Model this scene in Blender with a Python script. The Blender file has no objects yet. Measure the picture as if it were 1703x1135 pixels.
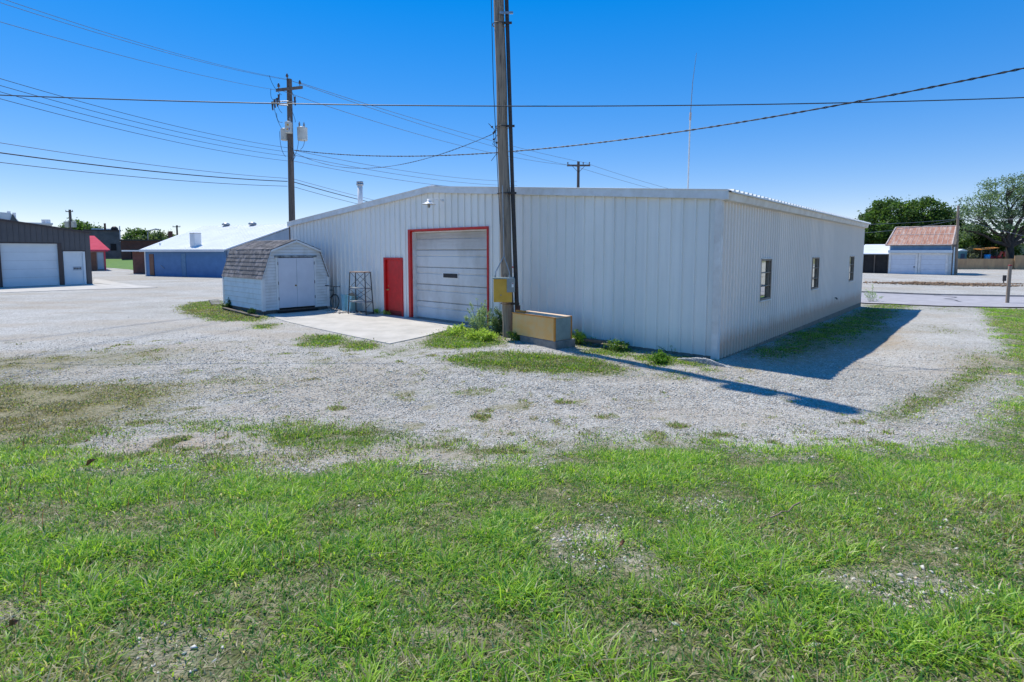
import bpy, math, random
import numpy as np
from mathutils import Vector, Matrix

# ------------------------------------------------------------------ camera, sky, sun, exposure
scene = bpy.context.scene
col = scene.collection
F_PX = 900.0; W_PX, H_PX = 1703.0, 1135.0
PITCH = math.radians(4.65); CAM_Z = 2.4; PPX, PPY = 851.5, 492.0
cam_data = bpy.data.cameras.new("camera")
cam = bpy.data.objects.new("camera", cam_data); col.objects.link(cam)
cam.location = (0, 0, CAM_Z); cam.rotation_euler = (math.radians(90) - PITCH, 0, 0)
cam_data.sensor_fit = 'HORIZONTAL'; cam_data.sensor_width = 36.0
cam_data.lens = F_PX / W_PX * 36.0
cam_data.shift_y = -(H_PX / 2 - PPY) / W_PX
cam_data.clip_start = 0.05; cam_data.clip_end = 5000
scene.camera = cam

SUN_AZ = math.atan2(-.655, .755)         # measured from +Y towards +X
SUN_EL = math.radians(61)
world = bpy.data.worlds.new("World"); scene.world = world; world.use_nodes = True
nt = world.node_tree; nt.nodes.clear()
sky = nt.nodes.new("ShaderNodeTexSky"); sky.sky_type = 'NISHITA'; sky.sun_disc = False
sky.sun_elevation = SUN_EL; sky.sun_rotation = SUN_AZ
sky.altitude = 1200; sky.air_density = 1.0; sky.dust_density = 0.0; sky.ozone_density = 3.5
hs = nt.nodes.new("ShaderNodeHueSaturation"); hs.inputs['Hue'].default_value = .512; hs.inputs['Saturation'].default_value = 2.45; hs.inputs['Value'].default_value = 1.86
bg = nt.nodes.new("ShaderNodeBackground"); bg.inputs['Strength'].default_value = 0.14
wo = nt.nodes.new("ShaderNodeOutputWorld")
gm = nt.nodes.new("ShaderNodeGamma"); gm.inputs[1].default_value = 0.43; nt.links.new(sky.outputs[0], gm.inputs[0])
nt.links.new(gm.outputs[0], hs.inputs['Color']); tn = nt.nodes.new("ShaderNodeMix"); tn.data_type = 'RGBA'; tn.blend_type = 'MULTIPLY'; tn.inputs[0].default_value = 1.0; tn.inputs[7].default_value = (1.0, .925, 1.0, 1)
nt.links.new(hs.outputs[0], tn.inputs[6]); nt.links.new(tn.outputs[2], bg.inputs[0]); nt.links.new(bg.outputs[0], wo.inputs[0])

sd = bpy.data.lights.new("sun", 'SUN'); sd.energy = 3.1; sd.angle = math.radians(0.53); sd.color = (1.0, .96, .86)
sun = bpy.data.objects.new("sun", sd); col.objects.link(sun)
sdir = Vector((math.sin(SUN_AZ) * math.cos(SUN_EL), math.cos(SUN_AZ) * math.cos(SUN_EL), math.sin(SUN_EL)))
sun.rotation_euler = (-sdir).to_track_quat('-Z', 'Y').to_euler(); sun.location = sdir * 60
scene.view_settings.view_transform = 'Standard'; scene.view_settings.look = 'None'
scene.view_settings.exposure = 0.72; scene.view_settings.gamma = 1.0; scene.view_settings.use_curve_mapping = False

rng = np.random.default_rng(7)
random.seed(7)
R = math.radians

# ------------------------------------------------------------------ numpy noise, terrain, mapping
def _hash(ix, iy, s):
    n = (ix.astype(np.int64) * 374761393 + iy.astype(np.int64) * 668265263 + s * 1442695041) & 0x7fffffff
    n = ((n ^ (n >> 13)) * 1274126177) & 0x7fffffff
    return ((n ^ (n >> 16)) & 0xffff) / 65535.0
def vnoise(x, y, s=0):
    x = np.asarray(x, float); y = np.asarray(y, float)
    ix = np.floor(x); iy = np.floor(y); fx = x - ix; fy = y - iy
    fx = fx * fx * (3 - 2 * fx); fy = fy * fy * (3 - 2 * fy)
    a = _hash(ix, iy, s); b = _hash(ix + 1, iy, s); c = _hash(ix, iy + 1, s); d = _hash(ix + 1, iy + 1, s)
    return (a * (1 - fx) + b * fx) * (1 - fy) + (c * (1 - fx) + d * fx) * fy
def fbm(x, y, s=0, o=3):
    t = 0; a = .5; n = 0
    for k in range(o):
        t = t + a * vnoise(x * 2 ** k, y * 2 ** k, s + k * 17); n += a; a *= .5
    return t / n
def sstep(a, b, x):
    t = np.clip((x - a) / (b - a), 0, 1); return t * t * (3 - 2 * t)

WF = (.7525, -.6585)       # direction along the front wall, left to right
WB = (.6585, .7525)        # direction along the long side wall, away from the camera
CX, CY = 4.62, 12.14       # near corner of the white building
def ground_z(x, y):
    x = np.asarray(x, float); y = np.asarray(y, float)
    rise = .62 * sstep(8.5, 1.5, y)
    u = (x - 17) * .66 + (y - 23) * .75; v = (x - 17) * .75 - (y - 23) * .66
    dip = -.26 * np.exp(-u * u / (2 * 121)) * np.exp(-v * v / (2 * 20))
    near = 1 - sstep(25, 45, np.hypot(x, y))
    lx = (x - CX) * WF[0] + (y - CY) * WF[1]; ly = (x - CX) * WB[0] + (y - CY) * WB[1]
    sl = sstep(-18.5, -17, lx) * sstep(-2.8, -4.6, lx) * sstep(-8.5, -7.0, ly)      # level apron in front of the doors
    bumps = (fbm(x * .5, y * .5, 3) - .5) * .09 * near + (vnoise(x * 3, y * 3, 9) - .5) * .02 * near
    bumps = bumps * (1 - sl) + .018 * sl
    rut = -.05 * np.exp(-((x - (8.3 + (y - 12) * .62)) ** 2) / .5) * sstep(9, 12, y) * near
    return rise + dip + bumps + rut * (1 - sl)
def ray(px, py):
    xc = (px - PPX) / F_PX; yc = (PPY - py) / F_PX
    return xc, math.cos(PITCH) + math.sin(PITCH) * yc, -math.sin(PITCH) + math.cos(PITCH) * yc
def at(px, py, Y):
    d = ray(px, py); t = Y / d[1]
    return Vector((d[0] * t, Y, CAM_Z + d[2] * t))
def on_ground(px, py):
    d = ray(px, py)
    if d[2] > -.004: d = (d[0], d[1], -.004)
    t = .5; prev = .5
    for k in range(400):
        z = CAM_Z + d[2] * t; g = float(ground_z(d[0] * t, d[1] * t))
        if z <= g: break
        prev = t; t *= 1.025
    lo, hi = prev, t
    for k in range(20):
        m = (lo + hi) / 2
        if CAM_Z + d[2] * m <= float(ground_z(d[0] * m, d[1] * m)): hi = m
        else: lo = m
    return Vector((d[0] * hi, d[1] * hi, float(ground_z(d[0] * hi, d[1] * hi))))
def gz(x, y): return float(ground_z(x, y))
def wall_pt(s, off=0.0, z=0.0):
    """point s metres left of the near corner along the front wall, off metres in front of it"""
    return Vector((CX - WF[0] * s - WB[0] * off, CY - WF[1] * s - WB[1] * off, z))

# ------------------------------------------------------------------ materials
def new_mat(name):
    m = bpy.data.materials.new(name); m.use_nodes = True
    n = m.node_tree.nodes; b = n["Principled BSDF"]
    return m, m.node_tree, b
def N(t, kind, **kw):
    n = t.nodes.new(kind)
    for k, v in kw.items():
        if k in n.inputs.keys(): n.inputs[k].default_value = v
        else: setattr(n, k, v)
    return n
def ramp(t, fac, stops):
    r = t.nodes.new("ShaderNodeValToRGB"); e = r.color_ramp.elements
    while len(e) < len(stops): e.new(.5)
    for i, (p, c) in enumerate(stops):
        e[i].position = p; e[i].color = (c[0], c[1], c[2], 1) if not isinstance(c, (int, float)) else (c, c, c, 1)
    t.links.new(fac, r.inputs[0]); return r.outputs[0]
def mixc(t, fac, a, b, mode='MIX'):
    m = t.nodes.new("ShaderNodeMix"); m.data_type = 'RGBA'; m.blend_type = mode
    for s, v in ((m.inputs[0], fac), (m.inputs[6], a), (m.inputs[7], b)):
        if isinstance(v, (int, float)): s.default_value = v
        elif isinstance(v, tuple): s.default_value = (v[0], v[1], v[2], 1)
        else: t.links.new(v, s)
    return m.outputs[2]
def coords(t, scale=(1, 1, 1)):
    tc = t.nodes.new("ShaderNodeTexCoord"); mp = t.nodes.new("ShaderNodeMapping"); mp.inputs['Scale'].default_value = scale
    t.links.new(tc.outputs['Object'], mp.inputs[0]); return mp.outputs[0]
def noise(t, vec, scale, detail=4, rough=.6):
    n = t.nodes.new("ShaderNodeTexNoise"); n.inputs['Scale'].default_value = scale; n.inputs['Detail'].default_value = detail; n.inputs['Roughness'].default_value = rough
    t.links.new(vec, n.inputs['Vector']); return n.outputs['Fac']
def bump(t, b, h, strength=.3, dist=.01):
    n = t.nodes.new("ShaderNodeBump"); n.inputs['Strength'].default_value = strength; n.inputs['Distance'].default_value = dist
    t.links.new(h, n.inputs['Height']); t.links.new(n.outputs[0], b.inputs['Normal'])
def mat(name, c, c2=None, scale=4.0, stretch=(1, 1, 1), rough=.6, metal=0.0, bmp=0.0, bscale=40.0, lo=.35, hi=.65, spec=.5):
    m, t, b = new_mat(name)
    v = coords(t, stretch); f = noise(t, v, scale)
    c2 = c2 or tuple(x * .82 for x in c)
    t.links.new(ramp(t, f, [(lo, c), (hi, c2)]), b.inputs['Base Color'])
    b.inputs['Roughness'].default_value = rough; b.inputs['Metallic'].default_value = metal
    b.inputs['Specular IOR Level'].default_value = spec
    if bmp: bump(t, b, noise(t, v, bscale), bmp, .01)
    return m

def metal_sheet(name, c, dirt, stain, splash=.5, streak=.35):
    """painted sheet metal with faint vertical streaks and mud splash near the ground"""
    m, t, b = new_mat(name)
    v = coords(t); base = mixc(t, ramp(t, noise(t, v, 1.1), [(.35, 0.0), (.7, .5)]), c, tuple(x * .9 for x in c))
    vs = coords(t, (7, 7, .35)); st = ramp(t, noise(t, vs, 1.0, 5), [(.5, 0.0), (.78, streak)])
    base = mixc(t, st, base, dirt)
    sep = t.nodes.new("ShaderNodeSeparateXYZ"); tc = t.nodes.new("ShaderNodeTexCoord"); t.links.new(tc.outputs['Object'], sep.inputs[0])
    ad = N(t, "ShaderNodeMath", operation='MULTIPLY_ADD'); t.links.new(noise(t, vs, 2.2, 4), ad.inputs[0]); ad.inputs[1].default_value = -.62; t.links.new(sep.outputs[2], ad.inputs[2])
    sm_ = N(t, "ShaderNodeMath", operation='ADD'); t.links.new(sep.outputs[0], sm_.inputs[0]); t.links.new(sep.outputs[1], sm_.inputs[1])
    fl = N(t, "ShaderNodeMath", operation='SNAP'); t.links.new(sm_.outputs[0], fl.inputs[0]); fl.inputs[1].default_value = .9144
    wn = t.nodes.new("ShaderNodeTexWhiteNoise"); wn.noise_dimensions = '1D'; t.links.new(fl.outputs[0], wn.inputs['W'])
    base = mixc(t, ramp(t, wn.outputs[0], [(0.0, 0.0), (1.0, .45)]), base, tuple(x * k for x, k in zip(c, (.80, .82, .84))))
    low = ramp(t, ad.outputs[0], [(0.0, splash), (.02, splash * .75), (.3, 0.0)])
    base = mixc(t, low, base, stain)
    spots = ramp(t, noise(t, v, 9, 2), [(.74, 0.0), (.80, .35)])
    base = mixc(t, spots, base, dirt)
    t.links.new(base, b.inputs['Base Color']); b.inputs['Roughness'].default_value = .42
    bump(t, b, noise(t, v, 3.0, 2), .12, .02)
    return m
M = {}
M['white_front'] = metal_sheet('white_front_sheet', (.91, .88, .81), (.45, .42, .38), (.48, .43, .38), .22, .2)
M['white_side'] = metal_sheet('white_side_sheet', (.95, .82, .71), (.50, .42, .36), (.70, .42, .28), .75, .14)
M['white_trim'] = mat('white_trim_paint', (.78, .78, .77), (.66, .64, .60), 3, rough=.45)
M['side_trim'] = mat('cream_trim_paint', (.80, .76, .71), (.66, .60, .54), 3, rough=.45)
M['roof_white'] = mat('white_roof_sheet', (.80, .80, .79), (.70, .69, .67), 1.2, rough=.35)
M['concrete'] = mat('concrete_slab', (.56, .52, .46), (.44, .41, .36), 1.2, rough=.9, bmp=.25, bscale=60)
M['old_concrete'] = mat('weathered_concrete', (.28, .26, .23), (.18, .165, .145), 5, rough=.95, bmp=.5, bscale=30)
M['red'] = mat('red_paint', (.66, .014, .014), (.54, .012, .012), 5, rough=.4)
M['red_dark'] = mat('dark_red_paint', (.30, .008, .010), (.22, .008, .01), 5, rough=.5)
M['black'] = mat('black_rubber', (.018, .018, .02), (.03, .03, .03), 8, rough=.6)
M['dark'] = mat('dark_gap', (.012, .011, .010), (.02, .018, .015), 8, rough=.9)
M['steel'] = mat('galvanised_steel', (.42, .43, .44), (.30, .31, .32), 9, rough=.4, metal=.7)
M['brass'] = mat('brass', (.55, .38, .12), (.4, .28, .1), 9, rough=.3, metal=.9)
M['dark_steel'] = mat('dark_steel', (.035, .032, .032), (.07, .05, .04), 14, rough=.55, metal=.3)
M['cable'] = mat('cable_black', (.03, .032, .036), (.05, .05, .055), 3, rough=.5)
M['cable_grey'] = mat('cable_aluminium', (.23, .24, .26), (.16, .17, .19), 3, rough=.4, metal=.5)
M['ceramic'] = mat('grey_ceramic', (.32, .31, .30), (.24, .22, .21), 5, rough=.3)
M['brown_ceramic'] = mat('brown_ceramic', (.08, .045, .03), (.12, .07, .05), 5, rough=.25)
M['transformer'] = mat('transformer_grey', (.52, .55, .54), (.42, .45, .44), 4, rough=.4)
M['sticker'] = mat('orange_sticker', (.75, .34, .03), rough=.5)
M['blue_sticker'] = mat('blue_sticker', (.03, .07, .4), rough=.5)
M['grey_box'] = mat('grey_box_paint', (.30, .33, .32), (.24, .26, .26), 5, rough=.4)
M['yellow'] = mat('mustard_box_paint', (.78, .43, .05), (.66, .34, .03), 3, rough=.45)
M['orange'] = mat('faded_orange_paint', (.92, .46, .12), (.85, .52, .22), 4, rough=.6, bmp=.15)
M['orange_edge'] = mat('orange_edge_paint', (.72, .27, .03), (.55, .2, .03), 6, rough=.5)
M['tin'] = mat('grey_tin', (.36, .42, .40), (.28, .33, .31), 4, rough=.4, metal=.3)
def lap_siding(name, c, c2, step):
    m, t, b = new_mat(name); v = coords(t); base = mixc(t, ramp(t, noise(t, v, 2.5), [(.45, 0.), (.8, 1.)]), c, c2)
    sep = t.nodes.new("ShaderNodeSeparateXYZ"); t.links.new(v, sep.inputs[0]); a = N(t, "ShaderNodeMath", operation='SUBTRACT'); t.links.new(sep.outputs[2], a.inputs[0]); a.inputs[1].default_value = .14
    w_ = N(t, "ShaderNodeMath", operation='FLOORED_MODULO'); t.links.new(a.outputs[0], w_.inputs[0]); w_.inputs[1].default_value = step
    ln = ramp(t, w_.outputs[0], [(0.0, .75), (.010, .55), (.016, 0.0)]); g = ramp(t, noise(t, v, 3.0, 4), [(.3, .35), (.6, 1.0)])  # dark line at each lap: shade under the board edge painted into the colour
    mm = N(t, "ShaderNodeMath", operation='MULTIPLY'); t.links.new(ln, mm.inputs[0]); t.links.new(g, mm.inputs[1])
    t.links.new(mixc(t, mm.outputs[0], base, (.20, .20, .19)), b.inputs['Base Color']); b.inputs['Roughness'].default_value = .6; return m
M['shed_white'] = mat('shed_trim_paint', (.74, .77, .77), (.60, .62, .60), 2.5, rough=.6, lo=.45, hi=.8)
M['shed_siding'] = lap_siding('dirty_siding_lap_shade', (.74, .77, .77), (.56, .58, .55), .115)
M['shed_side'] = lap_siding('dirty_siding_lap_shade_pale', (.64, .73, .75), (.52, .60, .60), .2)
M['shed_door'] = mat('shed_door_paint', (.66, .70, .76), (.60, .64, .70), 2, rough=.5)
M['wood_grey'] = mat('weathered_board', (.17, .14, .11), (.10, .08, .065), 3, (12, 12, 1), rough=.9, bmp=.5, bscale=8)
M['mildew'] = mat('mildewed_trim', (.35, .37, .36), (.10, .11, .11), 8, rough=.8)
M['tan_card_grey'] = mat('bleached_board', (.45, .42, .38), (.3, .28, .25), 6, rough=.8)
M['teal_plastic'] = mat('pale_blue_plastic', (.26, .50, .58), (.20, .42, .50), 4, rough=.45)
M['pvc'] = mat('white_pvc', (.72, .72, .68), rough=.4)
M['skin_card'] = mat('tan_card', (.45, .30, .20), (.3, .2, .14), 6, rough=.8)
M['blue_wall'] = mat('blue_wall_paint', (.10, .24, .46), (.08, .20, .40), 1.4, rough=.6)
M['blue_panel'] = mat('faded_blue_paint', (.14, .28, .44), (.10, .22, .36), 2, rough=.6)
M['brown_door'] = mat('brown_door_paint', (.20, .075, .035), (.15, .055, .03), 4, rough=.5)
M['white_metal_roof'] = mat('white_metal_roof', (.82, .82, .80), (.74, .74, .73), .6, rough=.35)
M['grey_siding'] = mat('grey_blue_siding', (.36, .42, .47), (.30, .36, .41), 1, rough=.5)
M['charcoal'] = mat('charcoal_siding', (.085, .085, .09), (.07, .07, .075), 1.5, rough=.5)
M['charcoal_trim'] = mat('brown_black_trim', (.05, .032, .032), (.04, .03, .03), 2, rough=.45)
M['garage_white'] = mat('garage_door_white', (.66, .72, .74), (.60, .66, .68), 1, rough=.45)
M['pink_roof'] = mat('pink_red_roof', (.62, .09, .13), (.55, .07, .10), 1, rough=.9, spec=.1)
M['tan_wall'] = mat('tan_wall_paint', (.30, .25, .22), (.24, .20, .18), 2, rough=.7)
M['dark_block'] = mat('dark_block_wall', (.075, .085, .085), (.13, .14, .135), .8, rough=.9)
def brick_mat(name, a, b2, mort):
    m, t, b = new_mat(name)
    v = coords(t); br = t.nodes.new("ShaderNodeTexBrick")
    cx = t.nodes.new("ShaderNodeSeparateXYZ"); cb = t.nodes.new("ShaderNodeCombineXYZ"); t.links.new(v, cx.inputs[0])
    ad = N(t, "ShaderNodeMath", operation='ADD'); t.links.new(cx.outputs[0], ad.inputs[0]); t.links.new(cx.outputs[1], ad.inputs[1])
    t.links.new(ad.outputs[0], cb.inputs[0]); t.links.new(cx.outputs[2], cb.inputs[1]); t.links.new(cb.outputs[0], br.inputs['Vector'])
    br.inputs['Color1'].default_value = (*a, 1); br.inputs['Color2'].default_value = (*b2, 1); br.inputs['Mortar'].default_value = (*mort, 1)
    br.inputs['Scale'].default_value = 2.2; br.inputs['Mortar Size'].default_value = .02
    c = mixc(t, ramp(t, noise(t, v, .7), [(.4, 0.), (.7, .5)]), br.outputs[0], tuple(x * .5 for x in a))
    t.links.new(c, b.inputs['Base Color']); b.inputs['Roughness'].default_value = .9; return m
M['brick'] = brick_mat('red_brown_brick', (.17, .055, .04), (.11, .04, .03), (.13, .10, .09))
M['rust'] = None
def rust_roof():
    m, t, b = new_mat('rusty_roof_sheet'); v = coords(t)
    f = noise(t, coords(t, (3, .6, .6)), 1.3, 6, .7)
    t.links.new(ramp(t, f, [(.3, (.27, .10, .055)), (.48, (.36, .17, .11)), (.60, (.45, .29, .22)), (.72, (.52, .47, .43))]), b.inputs['Base Color'])
    b.inputs['Roughness'].default_value = .7; return m
M['rust'] = rust_roof()
M['rust_light'] = mat('pale_roof_seam', (.55, .50, .47), (.42, .30, .25), 3, rough=.6)
M['fence_wood'] = mat('tan_fence_board', (.50, .33, .17), (.38, .24, .13), 2, (1, 1, .3), rough=.85)
M['bark'] = mat('bark', (.075, .06, .048), (.04, .032, .026), 6, (1, 1, .3), rough=.95, bmp=.6, bscale=14)
M['asphalt'] = mat('worn_asphalt', (.40, .38, .39), (.33, .31, .32), 2, rough=.95, bmp=.2, bscale=60)
M['kerb'] = mat('kerb_concrete', (.42, .38, .34), (.30, .26, .22), 3, rough=.9)
M['crack'] = mat('tar_crack', (.03, .03, .035), rough=.7)
M['dry_dirt'] = mat('dry_dirt', (.26, .19, .13), (.16, .12, .085), 3, rough=.95, bmp=.6, bscale=8)
M['leaf_brown'] = mat('dead_leaf', (.26, .12, .06), (.16, .08, .04), 20, rough=.7)
M['far_grass'] = mat('far_grass_ground', (.12, .22, .035), (.085, .17, .03), 1.5, rough=.95, bmp=.6, bscale=12)
M['stick'] = mat('dry_stick', (.33, .25, .17), (.22, .16, .1), 10, rough=.9)

def pole_wood(name, a, b2):
    m, t, b = new_mat(name); v = coords(t, (14, 14, .5)); f = noise(t, v, 2.2, 6, .7)
    c = ramp(t, f, [(.3, b2), (.5, a), (.7, tuple(x * 1.35 for x in a))])
    cr = ramp(t, noise(t, coords(t, (30, 30, .35)), 1.5, 3), [(.34, 1.0), (.40, 0.0)])
    t.links.new(mixc(t, cr, c, (.02, .016, .014)), b.inputs['Base Color']); b.inputs['Roughness'].default_value = .9
    bump(t, b, f, .7, .02); return m
M['pole_wood'] = pole_wood('weathered_pole_wood', (.32, .245, .18), (.15, .115, .085))
M['pole_dark'] = pole_wood('dark_pole_wood', (.13, .105, .09), (.06, .05, .042))

def shingle_mat():
    m, t, b = new_mat('asphalt_shingle'); v = coords(t)
    vo = t.nodes.new("ShaderNodeTexVoronoi"); vo.inputs['Scale'].default_value = 5.0; t.links.new(v, vo.inputs['Vector'])
    s = t.nodes.new("ShaderNodeSeparateColor"); t.links.new(vo.outputs['Color'], s.inputs[0])
    c = ramp(t, s.outputs[0], [(0.0, (.11, .105, .105)), (.5, (.185, .17, .168)), (1.0, (.28, .255, .25))])
    g = ramp(t, noise(t, v, 130, 2), [(.4, .75), (.6, 1.15)])
    t.links.new(mixc(t, 1.0, c, g, 'MULTIPLY'), b.inputs['Base Color']); b.inputs['Roughness'].default_value = .95
    bump(t, b, noise(t, v, 130, 2), .5, .004); return m
M['shingle'] = shingle_mat()

def garage_dirty():
    m, t, b = new_mat('stained_garage_door'); v = coords(t)
    c = mixc(t, ramp(t, noise(t, coords(t, (.8, 1, .5)), 1.3, 5), [(.45, 0.0), (.72, .6)]), (.70, .70, .68), (.38, .36, .31))
    sep = t.nodes.new("ShaderNodeSeparateXYZ"); tc = t.nodes.new("ShaderNodeTexCoord"); t.links.new(tc.outputs['Object'], sep.inputs[0])
    topd = ramp(t, sep.outputs[2], [(0.0, 0.0), (.9, 0.0), (1.0, 0.0)])
    ml = N(t, "ShaderNodeMapRange"); ml.inputs[1].default_value = 2.2; ml.inputs[2].default_value = 3.1; t.links.new(sep.outputs[2], ml.inputs[0])
    f2 = N(t, "ShaderNodeMath", operation='MULTIPLY'); t.links.new(ml.outputs[0], f2.inputs[0]); t.links.new(noise(t, coords(t, (.6, 1, 9)), 2, 4), f2.inputs[1])
    c = mixc(t, f2.outputs[0], c, (.27, .22, .16))
    t.links.new(c, b.inputs['Base Color']); b.inputs['Roughness'].default_value = .5; return m
M['garage_dirty'] = garage_dirty()
def glass():
    m, t, b = new_mat('window_glass'); b.inputs['Base Color'].default_value = (.55, .58, .54, 1)
    b.inputs['Metallic'].default_value = 1.0; b.inputs['Roughness'].default_value = .04
    bump(t, b, noise(t, coords(t), 2.5, 1), .06, .01); return m
M['glass'] = glass()
M['window_frame'] = mat('bronze_window_frame', (.30, .23, .18), (.20, .15, .11), 8, rough=.5)

def tint_mat(name, rough=.55, trans=.35, spec=.3):
    m, t, b = new_mat(name); a = t.nodes.new("ShaderNodeAttribute"); a.attribute_name = 'tint'
    t.links.new(a.outputs['Color'], b.inputs['Base Color']); b.inputs['Roughness'].default_value = rough; b.inputs['Specular IOR Level'].default_value = spec
    if trans:
        tr = t.nodes.new("ShaderNodeBsdfTranslucent"); ms = t.nodes.new("ShaderNodeMixShader"); ms.inputs[0].default_value = trans
        mc = mixc(t, 1.0, a.outputs['Color'], (1.25, 1.25, .7), 'MULTIPLY'); t.links.new(mc, tr.inputs[0])
        o = t.nodes["Material Output"]; t.links.new(b.outputs[0], ms.inputs[1]); t.links.new(tr.outputs[0], ms.inputs[2]); t.links.new(ms.outputs[0], o.inputs[0])
    return m
M['blade'] = tint_mat('grass_blade', .42, .5, .4)
M['leaf'] = tint_mat('leaf', .5, .5)
M['stone'] = tint_mat('gravel_stone', .8, 0.0)

def ground_mat():
    m, t, b = new_mat('gravel_and_soil'); v = coords(t)
    a = t.nodes.new("ShaderNodeAttribute"); a.attribute_name = 'cover'
    sp = t.nodes.new("ShaderNodeSeparateColor"); t.links.new(a.outputs['Color'], sp.inputs[0])
    vo = t.nodes.new("ShaderNodeTexVoronoi"); vo.inputs['Scale'].default_value = 58; t.links.new(v, vo.inputs['Vector'])
    vc = t.nodes.new("ShaderNodeSeparateColor"); t.links.new(vo.outputs['Color'], vc.inputs[0])
    st = ramp(t, vc.outputs[0], [(0.0, (.20, .185, .16)), (.3, (.40, .385, .35)), (.7, (.51, .495, .45)), (1.0, (.67, .65, .60))])
    big = ramp(t, noise(t, v, .35, 5, .6), [(.35, (.88, .87, .86)), (.65, (1.08, 1.08, 1.1))])
    st = mixc(t, 1.0, st, big, 'MULTIPLY')
    med = ramp(t, noise(t, v, 2.3, 5, .65), [(.52, 0.0), (.75, .55)])
    st = mixc(t, med, st, (.36, .30, .25))
    dirt = ramp(t, noise(t, v, 7, 5, .7), [(.35, (.30, .225, .145)), (.65, (.47, .38, .27))])
    c = mixc(t, sp.outputs[1], st, dirt)
    soil = ramp(t, noise(t, v, 11, 5, .7), [(.35, (.07, .085, .025)), (.50, (.16, .16, .07)), (.64, (.36, .31, .20))])
    soil = mixc(t, sp.outputs[2], soil, ramp(t, noise(t, v, 14, 5, .7), [(.35, (.20, .17, .08)), (.55, (.30, .26, .13)), (.7, (.42, .37, .26))]))
    c = mixc(t, sp.outputs[0], c, soil)
    t.links.new(c, b.inputs['Base Color']); b.inputs['Roughness'].default_value = .95; b.inputs['Specular IOR Level'].default_value = .15
    h = N(t, "ShaderNodeMath", operation='ADD'); t.links.new(vo.outputs['Distance'], h.inputs[0]); t.links.new(noise(t, v, 18, 4), h.inputs[1])
    bump(t, b, h.outputs[0], .7, .02); return m
M['ground'] = ground_mat()

# ------------------------------------------------------------------ object helpers
def tag(o, label=None, cat=None, group=None, kind=None):
    if label: o['label'] = label
    if cat: o['category'] = cat
    if group: o['group'] = group
    if kind: o['kind'] = kind
    return o
def thing(name, label, cat, loc=(0, 0, 0), rz=0.0, group=None, rot=None):
    o = bpy.data.objects.new(name, None); col.objects.link(o); o.empty_display_size = .2
    o.location = loc; o.rotation_euler = rot if rot else (0, 0, rz)
    return tag(o, label, cat, group)

class MB:
    def __init__(s): s.v = []; s.f = []; s.sm = []
    def add(s, vs, fs, smooth=False):
        o = len(s.v); s.v += [tuple(p) for p in vs]; s.f += [tuple(i + o for i in f) for f in fs]; s.sm += [smooth] * len(fs); return s
    def box(s, x0, x1, y0, y1, z0, z1, mtx=None):
        p = [Vector((x, y, z)) for z in (z0, z1) for y in (y0, y1) for x in (x0, x1)]
        if mtx: p = [mtx @ q for q in p]
        return s.add(p, [(0, 2, 3, 1), (4, 5, 7, 6), (0, 1, 5, 4), (2, 6, 7, 3), (0, 4, 6, 2), (1, 3, 7, 5)])
    def quad(s, a, b, c, d): return s.add([a, b, c, d], [(0, 1, 2, 3)])
    def prism(s, poly, d, flip=False):
        """poly: list of 3d points, extruded by vector d"""
        n = len(poly); p = [Vector(q) for q in poly]; d = Vector(d); vs = p + [q + d for q in p]
        fs = [tuple(range(n))[::-1], tuple(range(n, 2 * n))] + [(i, (i + 1) % n, (i + 1) % n + n, i + n) for i in range(n)]
        return s.add(vs, fs)
    def tube(s, pts, r, n=10, caps=True, closed=False):
        pts = [Vector(p) for p in pts]; m = len(pts); rs = r if isinstance(r, (list, tuple)) else [r] * m
        vs = []; up = None
        for i, p in enumerate(pts):
            if closed: d = pts[(i + 1) % m] - pts[i - 1]
            else: d = pts[min(i + 1, m - 1)] - pts[max(i - 1, 0)]
            d.normalize()
            if up is None: up = Vector((0, 0, 1)) if abs(d.z) < .9 else Vector((1, 0, 0))
            a = up.cross(d)
            if a.length < 1e-4: a = Vector((1, 0, 0)).cross(d)
            a.normalize(); b = d.cross(a); up = b
            for k in range(n):
                t = 2 * math.pi * k / n; vs.append(p + (a * math.cos(t) + b * math.sin(t)) * rs[i])
        fs = []
        for i in range(m if closed else m - 1):
            j = (i + 1) % m
            for k in range(n): fs.append((i * n + k, i * n + (k + 1) % n, j * n + (k + 1) % n, j * n + k))
        s.add(vs, fs, True)
        if caps and not closed:
            s.add(vs[:n], [tuple(range(n))[::-1]]); s.add(vs[-n:], [tuple(range(n))])
        return s
    def lathe(s, prof, c=(0, 0, 0), n=20, axis='z'):
        vs = []
        for r_, z in prof:
            for k in range(n):
                t = 2 * math.pi * k / n; p = (r_ * math.cos(t), r_ * math.sin(t), z)
                if axis == 'y': p = (p[0], p[2], p[1])
                if axis == 'x': p = (p[2], p[0], p[1])
                vs.append((p[0] + c[0], p[1] + c[1], p[2] + c[2]))
        fs = [(i * n + k, i * n + (k + 1) % n, (i + 1) * n + (k + 1) % n, (i + 1) * n + k) for i in range(len(prof) - 1) for k in range(n)]
        return s.add(vs, fs, True)
    def build(s, name, m, parent=None, bevel=0.0, label=None):
        me = bpy.data.meshes.new(name); me.from_pydata(s.v, [], s.f); me.polygons.foreach_set('use_smooth', s.sm)
        me.materials.append(M[m] if isinstance(m, str) else m); me.update()
        o = bpy.data.objects.new(name, me); col.objects.link(o)
        if parent: o.parent = parent
        if bevel:
            b = o.modifiers.new('bevel', 'BEVEL'); b.width = bevel; b.segments = 2; b.limit_method = 'ANGLE'
        if label: o['label'] = label
        return o
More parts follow.
